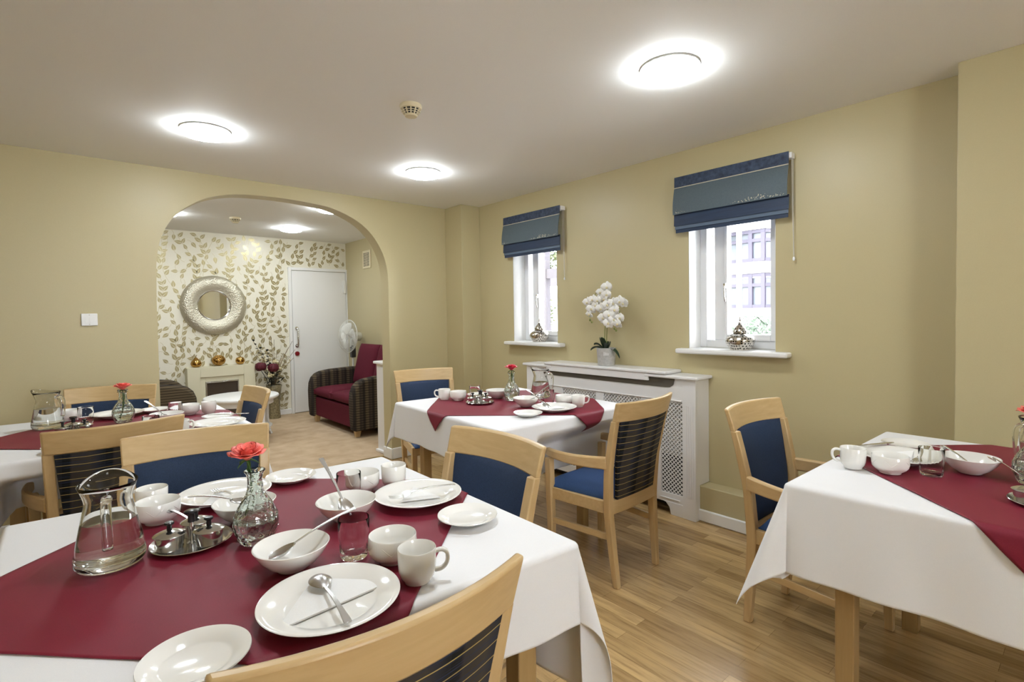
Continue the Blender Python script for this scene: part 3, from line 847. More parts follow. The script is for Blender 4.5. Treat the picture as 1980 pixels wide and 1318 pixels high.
# radiator cover in the lounge, glimpsed past the arch
lr = empty('lounge_radiator_cover', (2.66, 4.44, 0), 0, 'white cabinet edge behind the right side of the arch beside the burgundy settee', 'radiator cover')
build('carcass', MB().box(-.42, .40, -.085, .09, .012, .835), M['radwhite'], lr, bevel=.003)
build('cover_top', MB().box(-.452, .42, -.10, .10, .836, .862), M['radwhite'], lr, bevel=.008)
build('plinth', MB().box(-.445, .40, -.095, .095, .005, .03), M['radwhite'], lr, bevel=.006)
# ------------------------------------------------------------------ tableware prototypes (first use moves the prototype, later uses copy it)
ZW = ZT + .0046
PROTO = {}
def place(kind, mk, x, y, lab, cat, group, rz=0, z=None):
    z = ZW if z is None else z
    if kind not in PROTO:
        o = mk(); PROTO[kind] = o
    else:
        o = dup(PROTO[kind])
    o.location = (x, y, z); o.rotation_euler = (0, 0, rz)
    tag(o, lab, cat, group); return o
def one(name, mb, m, **k): return lambda: build(name, mb, m, **k)
def mk_dinner():
    p = [(0,.0005),(.070,.0005),(.074,.004),(.112,.0175),(.119,.0205),(.1205,.0225),(.118,.0235),(.108,.0205),(.088,.0155),(.080,.0100),(.074,.0075),(0,.0070)]
    return build('dinner_plate', MB().lathe(p, 72), M['china'], smooth=60)
def mk_side():
    p = [(0,.0005),(.043,.0005),(.046,.003),(.069,.013),(.0745,.0165),(.074,.0185),(.066,.0162),(.054,.0115),(.049,.0080),(.045,.0062),(0,.0058)]
    return build('side_plate', MB().lathe(p, 64), M['china'], smooth=60)
def mk_bowl():
    p = [(0,.001),(.030,.001),(.032,.004),(.048,.0145),(.0625,.0305),(.0712,.0450),(.0740,.0505),(.0722,.0515),(.0675,.0445),(.0575,.0300),(.042,.0150),(.026,.0085),(0,.0078)]
    return build('cereal_bowl', MB().lathe(p, 64), M['china'], smooth=60)
def mk_soup():
    r = empty('soup_bowl')
    p = [(0,.003),(.024,.003),(.025,.0),(.029,.0),(.031,.005),(.043,.013),(.0485,.021),(.0495,.030),(.0497,.054),(.0485,.0560),(.0470,.0545),(.0460,.030),(.043,.020),(.034,.0115),(0,.0090)]
    build('bowl_body', MB().lathe(p, 64), M['china'], r, smooth=50)
    em = MB()
    for k in range(5):
        a = 2*PI*k/5; pts = []
        for i in range(9):
            t = i/8; an = a + (t-.5)*.85; z = .046 - .018*(1-abs(2*t-1)); pts.append((.0492*math.cos(an), .0492*math.sin(an), z))
        em.tube(pts, [.0003]+[.0011]*7+[.0003], 6)
    build('embossed_rim', em, M['china'], r, label='embossed swag on the bowl side')
    return r
def mk_cup():
    r = empty('tea_cup')
    p = [(0,.003),(.020,.003),(.021,.0),(.025,.0),(.027,.005),(.0325,.012),(.0355,.022),(.0365,.040),(.0372,.064),(.0362,.0655),(.0350,.064),(.0342,.040),(.0330,.022),(.027,.010),(0,.007)]
    build('cup_body', MB().lathe(p, 56), M['china'], r, smooth=50)
    h = MB().tube(catmull([(.0350,0,.056),(.048,0,.0585),(.0575,0,.053),(.0595,0,.040),(.055,0,.028),(.046,0,.021),(.0345,0,.0195)], 4), .0042, 10, flat=1.5, up=(0,1,0))
    build('handle', h, M['china'], r, smooth=180)
    return r
def mk_tumbler():
    n = 96
    fl = lambda a, h, k: (1 + .010*math.cos(a*20)) if k in (2,3,4) else 1
    p = [(0,.002),(.026,.001),(.0285,.004),(.0300,.020),(.0300,.036),(.0318,.044),(.0325,.060),(.0328,.084),(.0322,.0855),(.0314,.084),(.0310,.060),(.0300,.046),(.0280,.036),(.0275,.016),(.0255,.0135),(0,.012)]
    return build('tumbler', MB().lathe(p, n, fn=fl), M['tumbler'], smooth=50)
def jug_shape(th, spout=True):
    # outer profile of the water jug; radius, height
    out = [(a*.93, b*.955) for a, b in J0]
    return out
J0 = [(0,.001),(.050,.001),(.060,.005),(.0660,.014),(.0668,.024),(.0645,.040),(.0590,.070),(.0530,.100),(.0475,.126),(.0445,.140),(.0445,.148),(.0475,.160),(.0525,.174),(.0560,.183)]
def mk_jug():
    r = empty('water_jug')
    out = jug_shape(0)
    inn = [(rr-.0036, h) for rr, h in reversed(out[3:])]; inn[-1] = (.052, .0165); inn += [(0,.014)]
    top = [(.0518,.1764)]
    def fn(a, h, k):
        if h < .134: return 1
        t = (h-.134)/.043; d = math.cos(a-PI/2)   # spout at +y
        return (1 + t*(.16*max(0, d)**5 + .04 - .05*(1-abs(d))))
    mbj = MB().lathe(out + top + inn, 64, fn=fn)
    # lift the lip toward spout and handle
    mbj.v = [(x, y, z + (max(0, (z-.150)/.035))*(.014*max(0, y/.055)**2 if z > .15 else 0)) for x, y, z in mbj.v]
    build('jug_body', mbj, M['glass'], r, smooth=60)
    hd = MB().tube(catmull([(0,-.0430,.150),(0,-.057,.157),(0,-.073,.150),(0,-.080,.132),(0,-.080,.106),(0,-.077,.078),(0,-.073,.060)], 4), .0072, 12, flat=1.25, up=(1,0,0))
    build('handle', hd, M['glass'], r, smooth=180)
    lev = .098
    wp = [(0,.0143),(.0515,.0160),(.0585,.0225),(.0568,.0382),(.0517,.067),(.0461,.0955),(.0457,lev),(0,lev)]
    build('water', MB().lathe([(max(0,a+.0010), b) for a, b in wp], 56), M['water'], r, smooth=50)
    return r
def vase_prof():
    return [(0,.001),(.030,.001),(.0345,.004),(.0385,.013),(.0430,.024),(.0470,.036),(.0485,.046),(.0472,.056),(.0435,.070),(.0375,.084),(.0295,.097),(.0218,.108),(.0178,.120),(.0160,.135),(.0158,.148),(.0180,.158),(.0228,.165)]
def mk_vase():
    r = empty('bud_vase'); o = vase_prof()
    i_ = [(rr-.0032 if h < .15 else rr-.0025, h) for rr, h in reversed(o[3:])]
    i_[-1] = (.033, .013); i_.append((0,.011))
    def fn(a, h, k):
        if h < .030 and 0 < h: return 1 + .030*math.cos(a*12)
        if .04 < h < .085: return 1 + .010*math.cos(a*22 + h*600)
        if .085 < h < .11: return 1 + .03*math.cos(a*12)
        return 1
    build('vase_body', MB().lathe(o + [(.0218,.1668)] + i_, 72, fn=lambda a,h,k: fn(a,h,k) if k < len(o) else 1), M['cutglass'], r, smooth=50)
    be = MB()
    for zz, rr in ((.0335,.0462),(.0595,.0463),(.0635,.0452)): be.lathe([(rr,zz),(rr+.0012,zz+.001),(rr,zz+.002),(rr-.001,zz+.001)], 60, closed=True, fn=lambda a,h,k: 1+.008*math.cos(a*44))
    build('beaded_band', be, M['cutglass'], r, smooth=60)
    wp = [(0,.0125),(.032,.0145),(.0388,.024),(.0428,.036),(.0444,.046),(.0436,.052),(0,.052)]
    build('water', MB().lathe(wp, 48), M['water'], r, smooth=50)
    return r
def mk_rose(pet):
    def f():
        r = empty('rose'); b = MB(); rr = random.Random(3)
        b.lathe([(0,-.012),(.006,-.010),(.009,0),(.007,.014),(.003,.019),(0,.020)], 14)
        for k, (n, R0, hh, tilt, wd) in enumerate(((3,.0065,.023,.05,1.25),(4,.0095,.024,.22,1.2),(5,.0125,.024,.42,1.1),(6,.0155,.023,.70,1.05),(6,.0175,.022,.98,1.0))):
            for i in range(n):
                a0 = 2*PI*(i + .5*(k % 2))/n + rr.uniform(-.2,.2); jt = rr.uniform(-.08,.12)
                def P(u, v, a0=a0, R0=R0, hh=hh, tilt=tilt, wd=wd, n=n, jt=jt, off=0):
                    w_ = (2*u-1)*wd*PI/n*(1.5 if v > .3 else 1.1)*math.sin(PI*(.18+.68*v))
                    tl = (tilt+jt)*v**1.2; rad = R0*(.35+.65*v**.5) + hh*math.sin(tl)*v**.7*.95 - (abs(2*u-1)**2)*.0015
                    rad += .003*v**5*(1+tilt)
                    z = -.010 + hh*1.35*v**1.35*math.cos(tl*.85) - .0035*(abs(2*u-1)**2)*v + .003 - off
                    a = a0 + w_
                    return ((rad-off)*math.cos(a), (rad-off)*math.sin(a), z)
                b.slab(8, 7, P, lambda u, v, P=P: P(u, v, off=.0007))
        build('bloom', b, M[pet], r, smooth=180)
        s = MB().tube(catmull([(0,0,-.010),(.001,.000,-.04),(.002,.001,-.08),(-.004,.002,-.12),(-.012,.004,-.150)], 4), .0024, 8)
        s.lathe([(0,-.016),(.004,-.014),(.0065,-.009),(.004,-.006),(0,-.006)], 12)
        st = build('stem', s, M['green'], r)
        lf = MB()
        def leaf(o, a, L, w_, droop):
            ca, sa = math.cos(a), math.sin(a)
            def P(u, v, off=0):
                x = L*u; y = w_*(2*v-1)*math.sin(PI*min(1,u*.93+.05))**.8
                z = -droop*u*u + abs(2*v-1)*.003 - off
                return (o[0]+x*ca-y*sa, o[1]+x*sa+y*ca, o[2]+z)
            lf.slab(8, 6, P, lambda u, v: P(u, v, .0005))
        for k in range(5): leaf((0,0,-.012), 2*PI*k/5+.3, .024, .0035, .012)
        build('sepals', lf, M['green'], r, smooth=180)
        lf = MB()
        leaf((.0015,0,-.030), -1.0, .008, .0065, .034); leaf((.0015,0,-.034), .6, .008, .006, .040)
        build('leaf', lf, M['green'], r, smooth=180)
        return r
    return f
def mk_spoon(L=.196, bw=.021, bl=.062, nm='spoon', down=False):
    def f():
        b = MB(); sg = -1 if down else 1
        def P(u, v, off=0):
            t = u; yy = (2*v-1)
            wv = bw*math.sin(PI*(.03+.94*t))**.62*(1.08-.22*t)
            x = bl*t - bl*.0
            dep = .0085*(1-yy*yy)*math.sin(PI*t)**.8
            return (x, yy*wv, sg*(-dep) + .0085 - off*1)
        b.slab(14, 10, P, lambda u, v: P(u, v, .0011))
        pts = [(bl-.004,0,.0085),(bl+.014,0,.0098),(bl+.04,0,.0115),(bl+.08,0,.0105),(L-.02,0,.0070),(L,0,.0045)]
        b.sweep(catmull(pts, 3), [.006,.0055,.0055,.006,.006,.006,.0065,.007,.0075,.008,.009,.010,.0115,.0125,.0135,.0125][:16], .0024)
        return build(nm, b, M['cutlery'], smooth=60, bevel=.0006)
    return f
def mk_fork():
    b = MB()
    for k in range(4):
        y = -.0088 + k*.00587
        b.sweep(catmull([(0,y,.0075),(.018,y,.0035),(.040,y,.003)], 4), .0032, .0016)
    def P(u, v, off=0):
        return (.036+.026*u, (2*v-1)*(.0112*(1-u)**.55+.0032), .0030+.006*u*u-off)
    b.slab(8, 4, P, lambda u, v: P(u, v, .0016))
    b.sweep(catmull([(.060,0,.0085),(.08,0,.0112),(.12,0,.0115),(.16,0,.0080),(.184,0,.0045)], 4), .0078, .0022)
    return build('fork', b, M['cutlery'], smooth=50, bevel=.0005)
def mk_cruet():
    r = empty('cruet_stand')
    build('tray', MB().lathe([(0,.001),(.070,.001),(.0790,.006),(.0830,.0095),(.0820,.0108),(.0770,.0080),(.069,.0036),(0,.0032)], 64), M['steel'], r, smooth=60)
    hp = MB().lathe([(0,.0034),(.011,.0036),(.0055,.008),(.0045,.050),(0,.051)], 20); ho = build('handle', hp, M['steel'], r)
    kb = MB().lathe([(0,.051),(.0078,.051),(.0072,.066),(.0075,.068),(.0145,.072),(.0150,.0755),(.012,.0775),(0,.078)], 24); build('knob', kb, M['black'], ho, label='black handle grip')
    for k in range(3):
        a = 2*PI*k/3 + .55; cx, cy = .0445*math.cos(a), .0445*math.sin(a)
        pt = build('condiment_pot', MB().lathe([(0,.0),(.025,.0),(.0265,.003),(.0265,.012),(.0280,.017),(.0280,.030),(.0272,.030),(.0260,.018),(0,.004)], 40, cx, cy, .0038), M['steel'], r, smooth=50)
        build('lid', MB().lathe([(0,.031),(.031,.031),(.0325,.0325),(.030,.0345),(.019,.039),(.008,.0420),(0,.0425)], 40, cx, cy, .0038), M['steel'], pt, smooth=60)
        build('lid_knob', MB().lathe([(0,.0425),(.0052,.0425),(.0050,.052),(.0095,.0555),(.0100,.058),(.0080,.0600),(0,.0605)], 22, cx, cy, .0038), M['black'], pt)
    return r
def napkin(name, p, z, lab, fold=.0035):
    a, b_, c_ = [Vector((x, y)) for x, y in p]
    g = MB()
    def P(u, v, off=0):
        q = a*(1-u) + b_*u; q = q*(1-v) + c_*v
        return (q.x, q.y, z + off + .0035*math.sin(PI*u)*math.sin(PI*min(1, v*1.1)) )
    def Pt(u, v): x = P(u, v); return (x[0], x[1], x[2] + fold*(1-v)*.5 + .0012)
    g.slab(16, 12, P, Pt)
    o = build(name, g, M['napkin'], smooth=60); tag(o, lab, 'napkin', 'folded paper napkins'); return o
def lay(kind, mk, a, b, lab, cat, group, za=None, zb=None):
    """cutlery from its bowl/tine tip at a to its handle end at b (world), pitched between heights za,zb"""
    if kind not in PROTO: PROTO[kind] = mk(); o = PROTO[kind]
    else: o = dup(PROTO[kind])
    d = Vector((b[0]-a[0], b[1]-a[1], 0)); yaw = math.atan2(d.y, d.x)
    pitch = math.atan2((zb or 0)-(za or 0), d.length) if za is not None else 0
    o.location = (a[0], a[1], za if za is not None else ZW)
    o.rotation_euler = (0, -pitch, yaw)
    tag(o, lab, cat, group); return o

GP, GS, GB, GO, GC, GT = 'white dinner plates', 'white side plates', 'white cereal bowls', 'white soup bowls', 'white tea cups', 'glass tumblers'
def dinner(x, y, l): return place('dinner', mk_dinner, x, y, l, 'plate', GP)
def side(x, y, l): return place('side', mk_side, x, y, l, 'plate', GS)
def bowl(x, y, l): return place('bowl', mk_bowl, x, y, l, 'bowl', GB)
def soup(x, y, l, rz=0): return place('soup', mk_soup, x, y, l, 'bowl', GO, rz)
def cup(x, y, l, rz=0): return place('cup', mk_cup, x, y, l, 'cup', GC, rz)
def tumbler(x, y, l): return place('tumbler', mk_tumbler, x, y, l, 'glass', GT)
def jug(x, y, l, rz): return place('jug', mk_jug, x, y, l, 'jug', 'glass water jugs', rz)
def vase(x, y, l): return place('vase', mk_vase, x, y, l, 'vase', 'glass bud vases')
def rose(x, y, l, h=.196, pet='coral', rz=0, tilt=(0,0)):
    o = place('rose'+pet, mk_rose(pet), x, y, l, 'rose', 'single roses', rz, ZW + h); o.rotation_euler = (tilt[0], tilt[1], rz); return o
def cruet(x, y, l, rz): return place('cruet', mk_cruet, x, y, l, 'cruet set', 'cruet stands', rz)
sp = mk_spoon(); spd = mk_spoon(down=True); tsp = mk_spoon(.125, .0125, .038)
def D(deg): return math.radians(deg)

# ---- front table
dinner(.345, .895, 'large white dinner plate at the front with a spoon across a folded napkin')
dinner(.739, 1.258, 'white dinner plate with a fork beside the navy chair at the front table')
dinner(.342, 1.655, 'white dinner plate behind the rose vase on the front table')
side(.135, .878, 'white side plate nearest the camera, cut off by the bottom of the photo')
side(.752, 1.043, 'white side plate half on the white cloth at the window side of the front table')
side(.535, 1.69, 'white side plate at the far edge of the front table by the navy chair corner')
bowl(.343, 1.092, 'white cereal bowl just behind the large front dinner plate, a spoon resting in it')
bowl(.533, 1.262, 'white cereal bowl mid front table with a spoon standing up out of it')
bowl(.339, 1.437, 'white cereal bowl half hidden behind the rose vase of the front table')
tumbler(.459, 1.052, 'glass tumbler beside the front cereal bowl on the front table')
tumbler(.586, 1.368, 'glass tumbler before the soup bowl near the far right corner of the front table')
soup(.513, .982, 'white soup bowl touching the handled cup at the right of the front table', .4)
soup(.658, 1.440, 'white soup bowl behind a tumbler near the far right corner of the front table', 1.2)
soup(.172, 1.580, 'white soup bowl with embossed side next to the water jug of the front table', 3.2)
cup(.507, .873, 'white tea cup with its handle to the right, beside the large front dinner plate', D(-35))
cup(.748, 1.415, 'white tea cup standing at the far right corner of the front table', D(60))
cup(.170, 1.676, 'white tea cup behind the embossed soup bowl near the water jug', D(150))
jug(.064, 1.369, 'half full glass water jug at the left of the front table', D(-6))
vase(.325, 1.280, 'pressed glass bud vase holding a coral rose on the front table')
rose(.314, 1.294, 'open coral rose in the pressed glass vase on the front table', .199, rz=.6, tilt=(.10,-.16))
cruet(.212, 1.372, 'steel cruet set of three lidded pots beside the jug on the front table', D(38))
napkin('paper_napkin', [(.245,.868),(.460,.884),(.352,1.000)], ZW+.0095, 'white paper napkin folded in a triangle on the large front dinner plate')
napkin('paper_napkin', [(.682,1.250),(.778,1.205),(.770,1.335)], ZW+.0095, 'white paper napkin folded under the fork at the right of the front table')
napkin('paper_napkin', [(.262,1.585),(.372,1.560),(.330,1.700)], ZW+.0095, 'white paper napkin on the dinner plate behind the rose')
lay('spoond', spd, (.351,.980), (.330,.785), 'large steel spoon lying face down on the napkin of the front dinner plate', 'spoon', 'steel spoons', ZW+.0165, ZW+.0225)
lay('spoon', sp, (.303,1.117), (.437,1.091), 'steel spoon resting in the cereal bowl behind the large front plate', 'spoon', 'steel spoons', ZW+.0125, ZW+.070)
lay('spoon', sp, (.530,1.235), (.520,1.345), 'steel spoon standing in the cereal bowl in the middle of the front table', 'spoon', 'steel spoons', ZW+.008, ZW+.098)
lay('spoon', sp, (.342,1.385), (.245,1.535), 'steel spoon balanced across the cereal bowl behind the rose vase', 'spoon', 'steel spoons', ZW+.054, ZW+.053)
lay('fork', mk_fork, (.655,1.268), (.793,1.213), 'steel fork on a napkin on the plate at the window side of the front table', 'fork', 'steel forks', ZW+.0175, ZW+.030)
lay('fork', mk_fork, (.318,1.680), (.335,1.560), 'steel fork on the dinner plate behind the rose', 'fork', 'steel forks', ZW+.0175, ZW+.028)
lay('teaspoon', tsp, (.236,1.425), (.190,1.535), 'small steel spoon sticking out behind the cruet set of the front table', 'spoon', 'steel spoons', ZW+.014, ZW+.030)

# ---- table beside the radiator cover
dinner(1.980, 1.935, 'white dinner plate with a spoon on the table beside the radiator cover')
side(1.780, 1.928, 'white side plate at the front edge of the table beside the radiator cover')
side(1.985, 2.605, 'white side plate behind the tumbler at the back of the radiator side table')
bowl(1.952, 2.128, 'white cereal bowl in front of the water jug on the radiator side table')
bowl(2.035, 2.480, 'white cereal bowl between the tumbler and the rose vase on the radiator side table')
tumbler(2.076, 2.074, 'glass tumbler behind the spooned dinner plate on the radiator side table')
tumbler(1.893, 2.525, 'glass tumbler behind the cruet set on the radiator side table')
soup(2.140, 2.012, 'white soup bowl between tumbler and cup on the radiator side table')
soup(1.816, 2.592, 'white soup bowl next to the handled cup at the left of the radiator side table', 2)
cup(2.150, 1.915, 'white tea cup with its handle to the right near the striped armchair', D(-38))
cup(1.770, 2.674, 'white tea cup with its handle to the left, in front of the corner chair', D(145))
jug(2.225, 2.290, 'glass water jug standing before the radiator cover', D(20))
vase(2.035, 2.345, 'pressed glass bud vase with a pink rose, before the radiator cover')
rose(2.037, 2.347, 'pink rose in the vase before the radiator cover', .192, 'pink')
cruet(1.842, 2.408, 'steel cruet set at the left of the radiator side table', D(10))
napkin('paper_napkin', [(1.935,1.935),(2.03,1.905),(2.045,1.985)], ZW+.0095, 'white paper napkin on the dinner plate of the radiator side table')
lay('spoond', spd, (1.903,1.898), (1.905,2.040), 'steel spoon propped over the dinner plate of the radiator side table', 'spoon', 'steel spoons', ZW+.020, ZW+.085)
lay('spoon', sp, (1.955,2.115), (2.090,2.120), 'steel spoon in the cereal bowl before the water jug', 'spoon', 'steel spoons', ZW+.010, ZW+.078)

# ---- table by the wall left of the arch
dinner(.215, 3.490, 'white dinner plate behind the rose vase of the table by the arch wall')
dinner(.190, 2.965, 'white dinner plate behind the striped armchair on the table by the arch wall')
dinner(.560, 2.815, 'white dinner plate above the navy chair back on the table by the arch wall')
side(.385, 3.515, 'white side plate at the back of the table by the arch wall')
side(.600, 3.020, 'white side plate with a knife in front of the side on chair')
side(-.003, 2.745, 'white side plate mostly hidden behind the left of the rear view striped armchair')
bowl(.386, 3.080, 'white cereal bowl with a spoon on the table by the arch wall')
tumbler(.437, 3.188, 'glass tumbler next to the soup bowl at the back of the arch wall table')
tumbler(.292, 2.815, 'glass tumbler peeking over the striped armchair top')
tumbler(.081, 3.368, 'glass tumbler behind the cruet set of the table by the arch wall')
soup(.515, 3.280, 'white soup bowl beside the cup at the back right of the arch wall table', 1)
soup(.020, 3.550, 'white soup bowl behind the water jug of the table by the arch wall', 2)
cup(.600, 3.236, 'white tea cup at the back right of the table by the arch wall', D(80))
cup(.392, 2.742, 'white tea cup peeping past the striped armchair, its handle to the right', D(-35))
jug(-.062, 3.360, 'glass water jug on the table by the arch wall', D(49))
vase(.226, 3.270, 'pressed glass bud vase holding a rose on the table by the arch wall')
rose(.226, 3.270, 'coral rose in the vase on the table by the arch wall', .176)
cruet(.030, 3.120, 'steel cruet set half hidden by the striped armchair', D(60))
lay('spoon', sp, (.395,3.060), (.325,3.185), 'steel spoon in the cereal bowl of the table by the arch wall', 'spoon', 'steel spoons', ZW+.010, ZW+.085)
def mk_knife():
    b = MB().sweep([(0,0,.002),(.03,0,.0022),(.10,0,.0022),(.11,0,.003),(.20,0,.003)], [.006,.015,.016,.009,.012], .003)
    return build('table_knife', b, M['cutlery'], smooth=40, bevel=.0006)
lay('knife', mk_knife, (.560,3.045), (.685,2.960), 'steel knife on the side plate in front of the side on chair', 'knife', 'steel knives', ZW+.020, ZW+.020)

# ---- table at the right edge
dinner(2.125, .455, 'white dinner plate with napkin and fork behind the cup on the right edge table')
side(2.345, .480, 'white side plate at the back of the right edge table')
bowl(2.118, .270, 'white cereal bowl to the right of the tumbler on the right edge table')
tumbler(2.003, .345, 'glass tumbler between the two bowls of the right edge table')
soup(1.950, .438, 'white soup bowl with embossed side beside the handled cup on the right edge table', 2.2)
cup(1.928, .533, 'white tea cup with its handle to the left on the right edge table', D(120))
vase(2.100, .128, 'pressed glass bud vase cut by the right edge of the photo')
rose(2.100, .131, 'coral red rose at the right edge of the photo', .203)
jug(2.230, .120, 'glass water jug of which only the handle enters at the right edge', D(-131))
cruet(1.900, .085, 'steel cruet set cut by the right edge of the photo', D(80))
napkin('paper_napkin', [(2.060,.405),(2.165,.420),(2.120,.520)], ZW+.0095, 'white paper napkin on the dinner plate behind the cup', .045)
lay('fork', mk_fork, (2.030,.400), (2.185,.385), 'steel fork on the dinner plate behind the cup on the right edge table', 'fork', 'steel forks', ZW+.0185, ZW+.024)
lay('knife', mk_knife, (2.270,.500), (2.150,.560), 'steel knife across the plates at the back of the right edge table', 'knife', 'steel knives', ZW+.026, ZW+.026)
lay('teaspoon', tsp, (2.100,.250), (2.150,.330), 'small steel spoon lying inside the cereal bowl of the right edge table', 'spoon', 'steel spoons', ZW+.012, ZW+.050)
lay('teaspoon', tsp, (1.930,.110), (1.912,.185), 'small steel spoon leaning out of the cruet set at the right edge', 'spoon', 'steel spoons', ZW+.028, ZW+.082)
# ------------------------------------------------------------------ lanterns on the sills
def lantern(x, y, lab):
    r = empty('pierced_lantern', (x, y, 1.040), 0, lab, 'lantern', 'silver lanterns on the sills')
    build('lantern_body', MB().lathe([(0,0),(.052,0),(.055,.004),(.058,.012),(.074,.032),(.083,.052),(.083,.064),(.076,.080),(.058,.094),(.040,.101),(.036,.106),(0,.106)], 48), M['pierced'], r, smooth=50)
    l = build('lantern_lid', MB().lathe([(0,.1065),(.041,.1065),(.0425,.110),(.038,.122),(.028,.138),(.017,.152),(.010,.160),(0,.160)], 40), M['pierced'], r, smooth=50)
    build('finial', MB().lathe([(0,.160),(.009,.160),(.011,.166),(.007,.171),(.005,.175),(.009,.181),(.0075,.186),(.003,.190),(.0045,.195),(.002,.203),(0,.208)], 20), M['chrome'], l, smooth=60)
    return r
lantern(3.05, 1.429, 'pierced silver lantern on the sill of the window nearer the right wall projection')
lantern(3.05, 3.145, 'pierced silver lantern on the sill of the window nearer the arch corner')

# ------------------------------------------------------------------ orchid
r = empty('potted_orchid', (2.925, 2.335, .9055), 0, 'white orchid in a grey pot on the radiator cover top', 'potted plant')
pot = build('pot', MB().lathe([(0,0),(.058,0),(.0595,.004),(.066,.085),(.0685,.122),(.0655,.124),(.062,.110),(0,.108)], 44), M['concrete'], r, smooth=50)
tx = MB(); # painted script on the pot, a running hand
def onpot(a, z): rr = .0600 + (z/.122)*.0085 + .0006; return (rr*math.cos(a), rr*math.sin(a), z)
A0 = PI + .72; pts = []
for i in range(60):
    t = i/59; pts.append(onpot(A0 - .36 + .95*t*.62 + .05*math.sin(t*38), .084 + .014*math.sin(t*38+1.2)*(1 - .5*t) - .004*t))
tx.tube(pts, .0011, 5)
build('pot_script', tx, M['potwhite'], pot, label='white handwriting on the pot')
st = MB()
s1 = catmull([(.005,.004,.10),(.006,.000,.20),(.004,-.012,.32),(.0,-.03,.42),(-.006,-.005,.505),(-.01,.055,.525),(-.012,.115,.48),(-.012,.14,.43)], 5)
s2 = catmull([(.0,.014,.10),(-.004,.010,.22),(-.008,-.010,.36),(-.012,-.04,.445),(-.016,-.09,.455),(-.018,-.13,.40),(-.018,-.135,.345)], 5)
st.tube(s1, .0028, 8); st.tube(s2, .0028, 8); build('flower_stem', st, M['stem'], r)
lv = MB()
def strap(a, L, wd, rise, droop, z0=.105, w0=.02):
    ca, sa = math.cos(a), math.sin(a)
    def P(u, v, off=0):
        x = .012 + L*u; y = wd*(2*v-1)*math.sin(PI*min(1, .12+.86*u))**.7
        z = z0 + rise*math.sin(PI*.5*u) - droop*u*u + .012*abs(2*v-1) - off
        return (x*ca - y*sa, x*sa + y*ca, z)
    lv.slab(10, 6, P, lambda u, v: P(u, v, .0015))
for a, L, wd, ri, dr in ((1.75,.115,.017,.045,.05),(2.3,.075,.018,.06,.02),(-1.75,.125,.019,.035,.085),(-2.35,.10,.02,.065,.02),(PI,.05,.026,.085,.0),(.3,.05,.02,.06,.01)):
    strap(a, L, wd, ri, dr)
build('leaf_rosette', lv, M['orchidleaf'], r, smooth=180)
ro = random.Random(9)
def flower(c, face, size):
    g = MB(); f = Vector(face).normalized(); u = f.cross(Vector((0,0,1))).normalized(); w = u.cross(f)
    c = Vector(c)
    def petal(a, L, wd, cup, off=0):
        ca, sa = math.cos(a), math.sin(a)
        def P(s, t, o=0):
            x = L*s; y = wd*(2*t-1)*math.sin(PI*min(1,.08+.88*s))**.75
            q = c + (u*(x*ca - y*sa) + w*(x*sa + y*ca)) + f*(cup*(s*s) - .006*abs(2*t-1)**2 + off - o)
            return tuple(q)
        g.slab(6, 6, P, lambda s, t: P(s, t, .0012))
    for a in (.12, PI-.12): petal(a, size, size*.62, .010, .003)
    for a in (PI/2, PI*1.30, PI*1.70): petal(a, size*.92, size*.40, -.004)
    o = build('orchid_bloom', g, M['orchid'], r, smooth=180)
    lp = MB(); lp.ball(tuple(c + f*.006 - w*.006), .008, .008, .009, 8, 6); build('lip', lp, M['cream_flower'], o)
def front(y, dx=0): return (-1, .25*y*4 + ro.uniform(-.25,.25), ro.uniform(-.25,.15))
spots = [(-.03,.135,.452,.040),(-.035,.085,.470,.038),(-.03,.100,.405,.042),(-.03,.118,.368,.034),(-.025,.028,.520,.036),(-.028,-.025,.552,.042),(-.04,.040,.462,.040),(-.04,-.010,.470,.042),
         (-.045,.012,.405,.042),(-.05,-.045,.430,.044),(-.05,-.010,.340,.046),(-.055,-.060,.360,.046),(-.045,-.085,.440,.040),(-.05,-.100,.395,.040),(-.04,-.130,.450,.042),(-.03,-.150,.438,.038),
         (-.055,-.055,.305,.042),(-.05,-.095,.330,.042),(-.05,-.120,.300,.038),(-.045,-.135,.340,.034),(-.045,-.035,.500,.036),(-.035,.060,.430,.036)]
for x, y, z, s_ in spots: flower((x, y*1.12-.006, .42+(z-.42)*1.02), front(y), s_*1.04)
bd = MB()
for y, z in ((.122,.322),(.105,.308),(-.098,.262),(-.112,.250)): bd.ball((-.03, y, z), .007, .007, .009, 8, 6)
bd.tube([(-.015,.138,.43),(-.025,.128,.36),(-.03,.122,.322),(-.03,.105,.308)], .0012, 5); bd.tube([(-.018,-.133,.35),(-.028,-.108,.29),(-.03,-.098,.262),(-.03,-.112,.250)], .0012, 5)
build('buds', bd, M['stem'], r)

# ------------------------------------------------------------------ lounge: settee
so = empty('settee', (2.69, 5.79, .004), -PI/2, 'burgundy two seat settee with striped curved arms beyond the arch', 'settee')
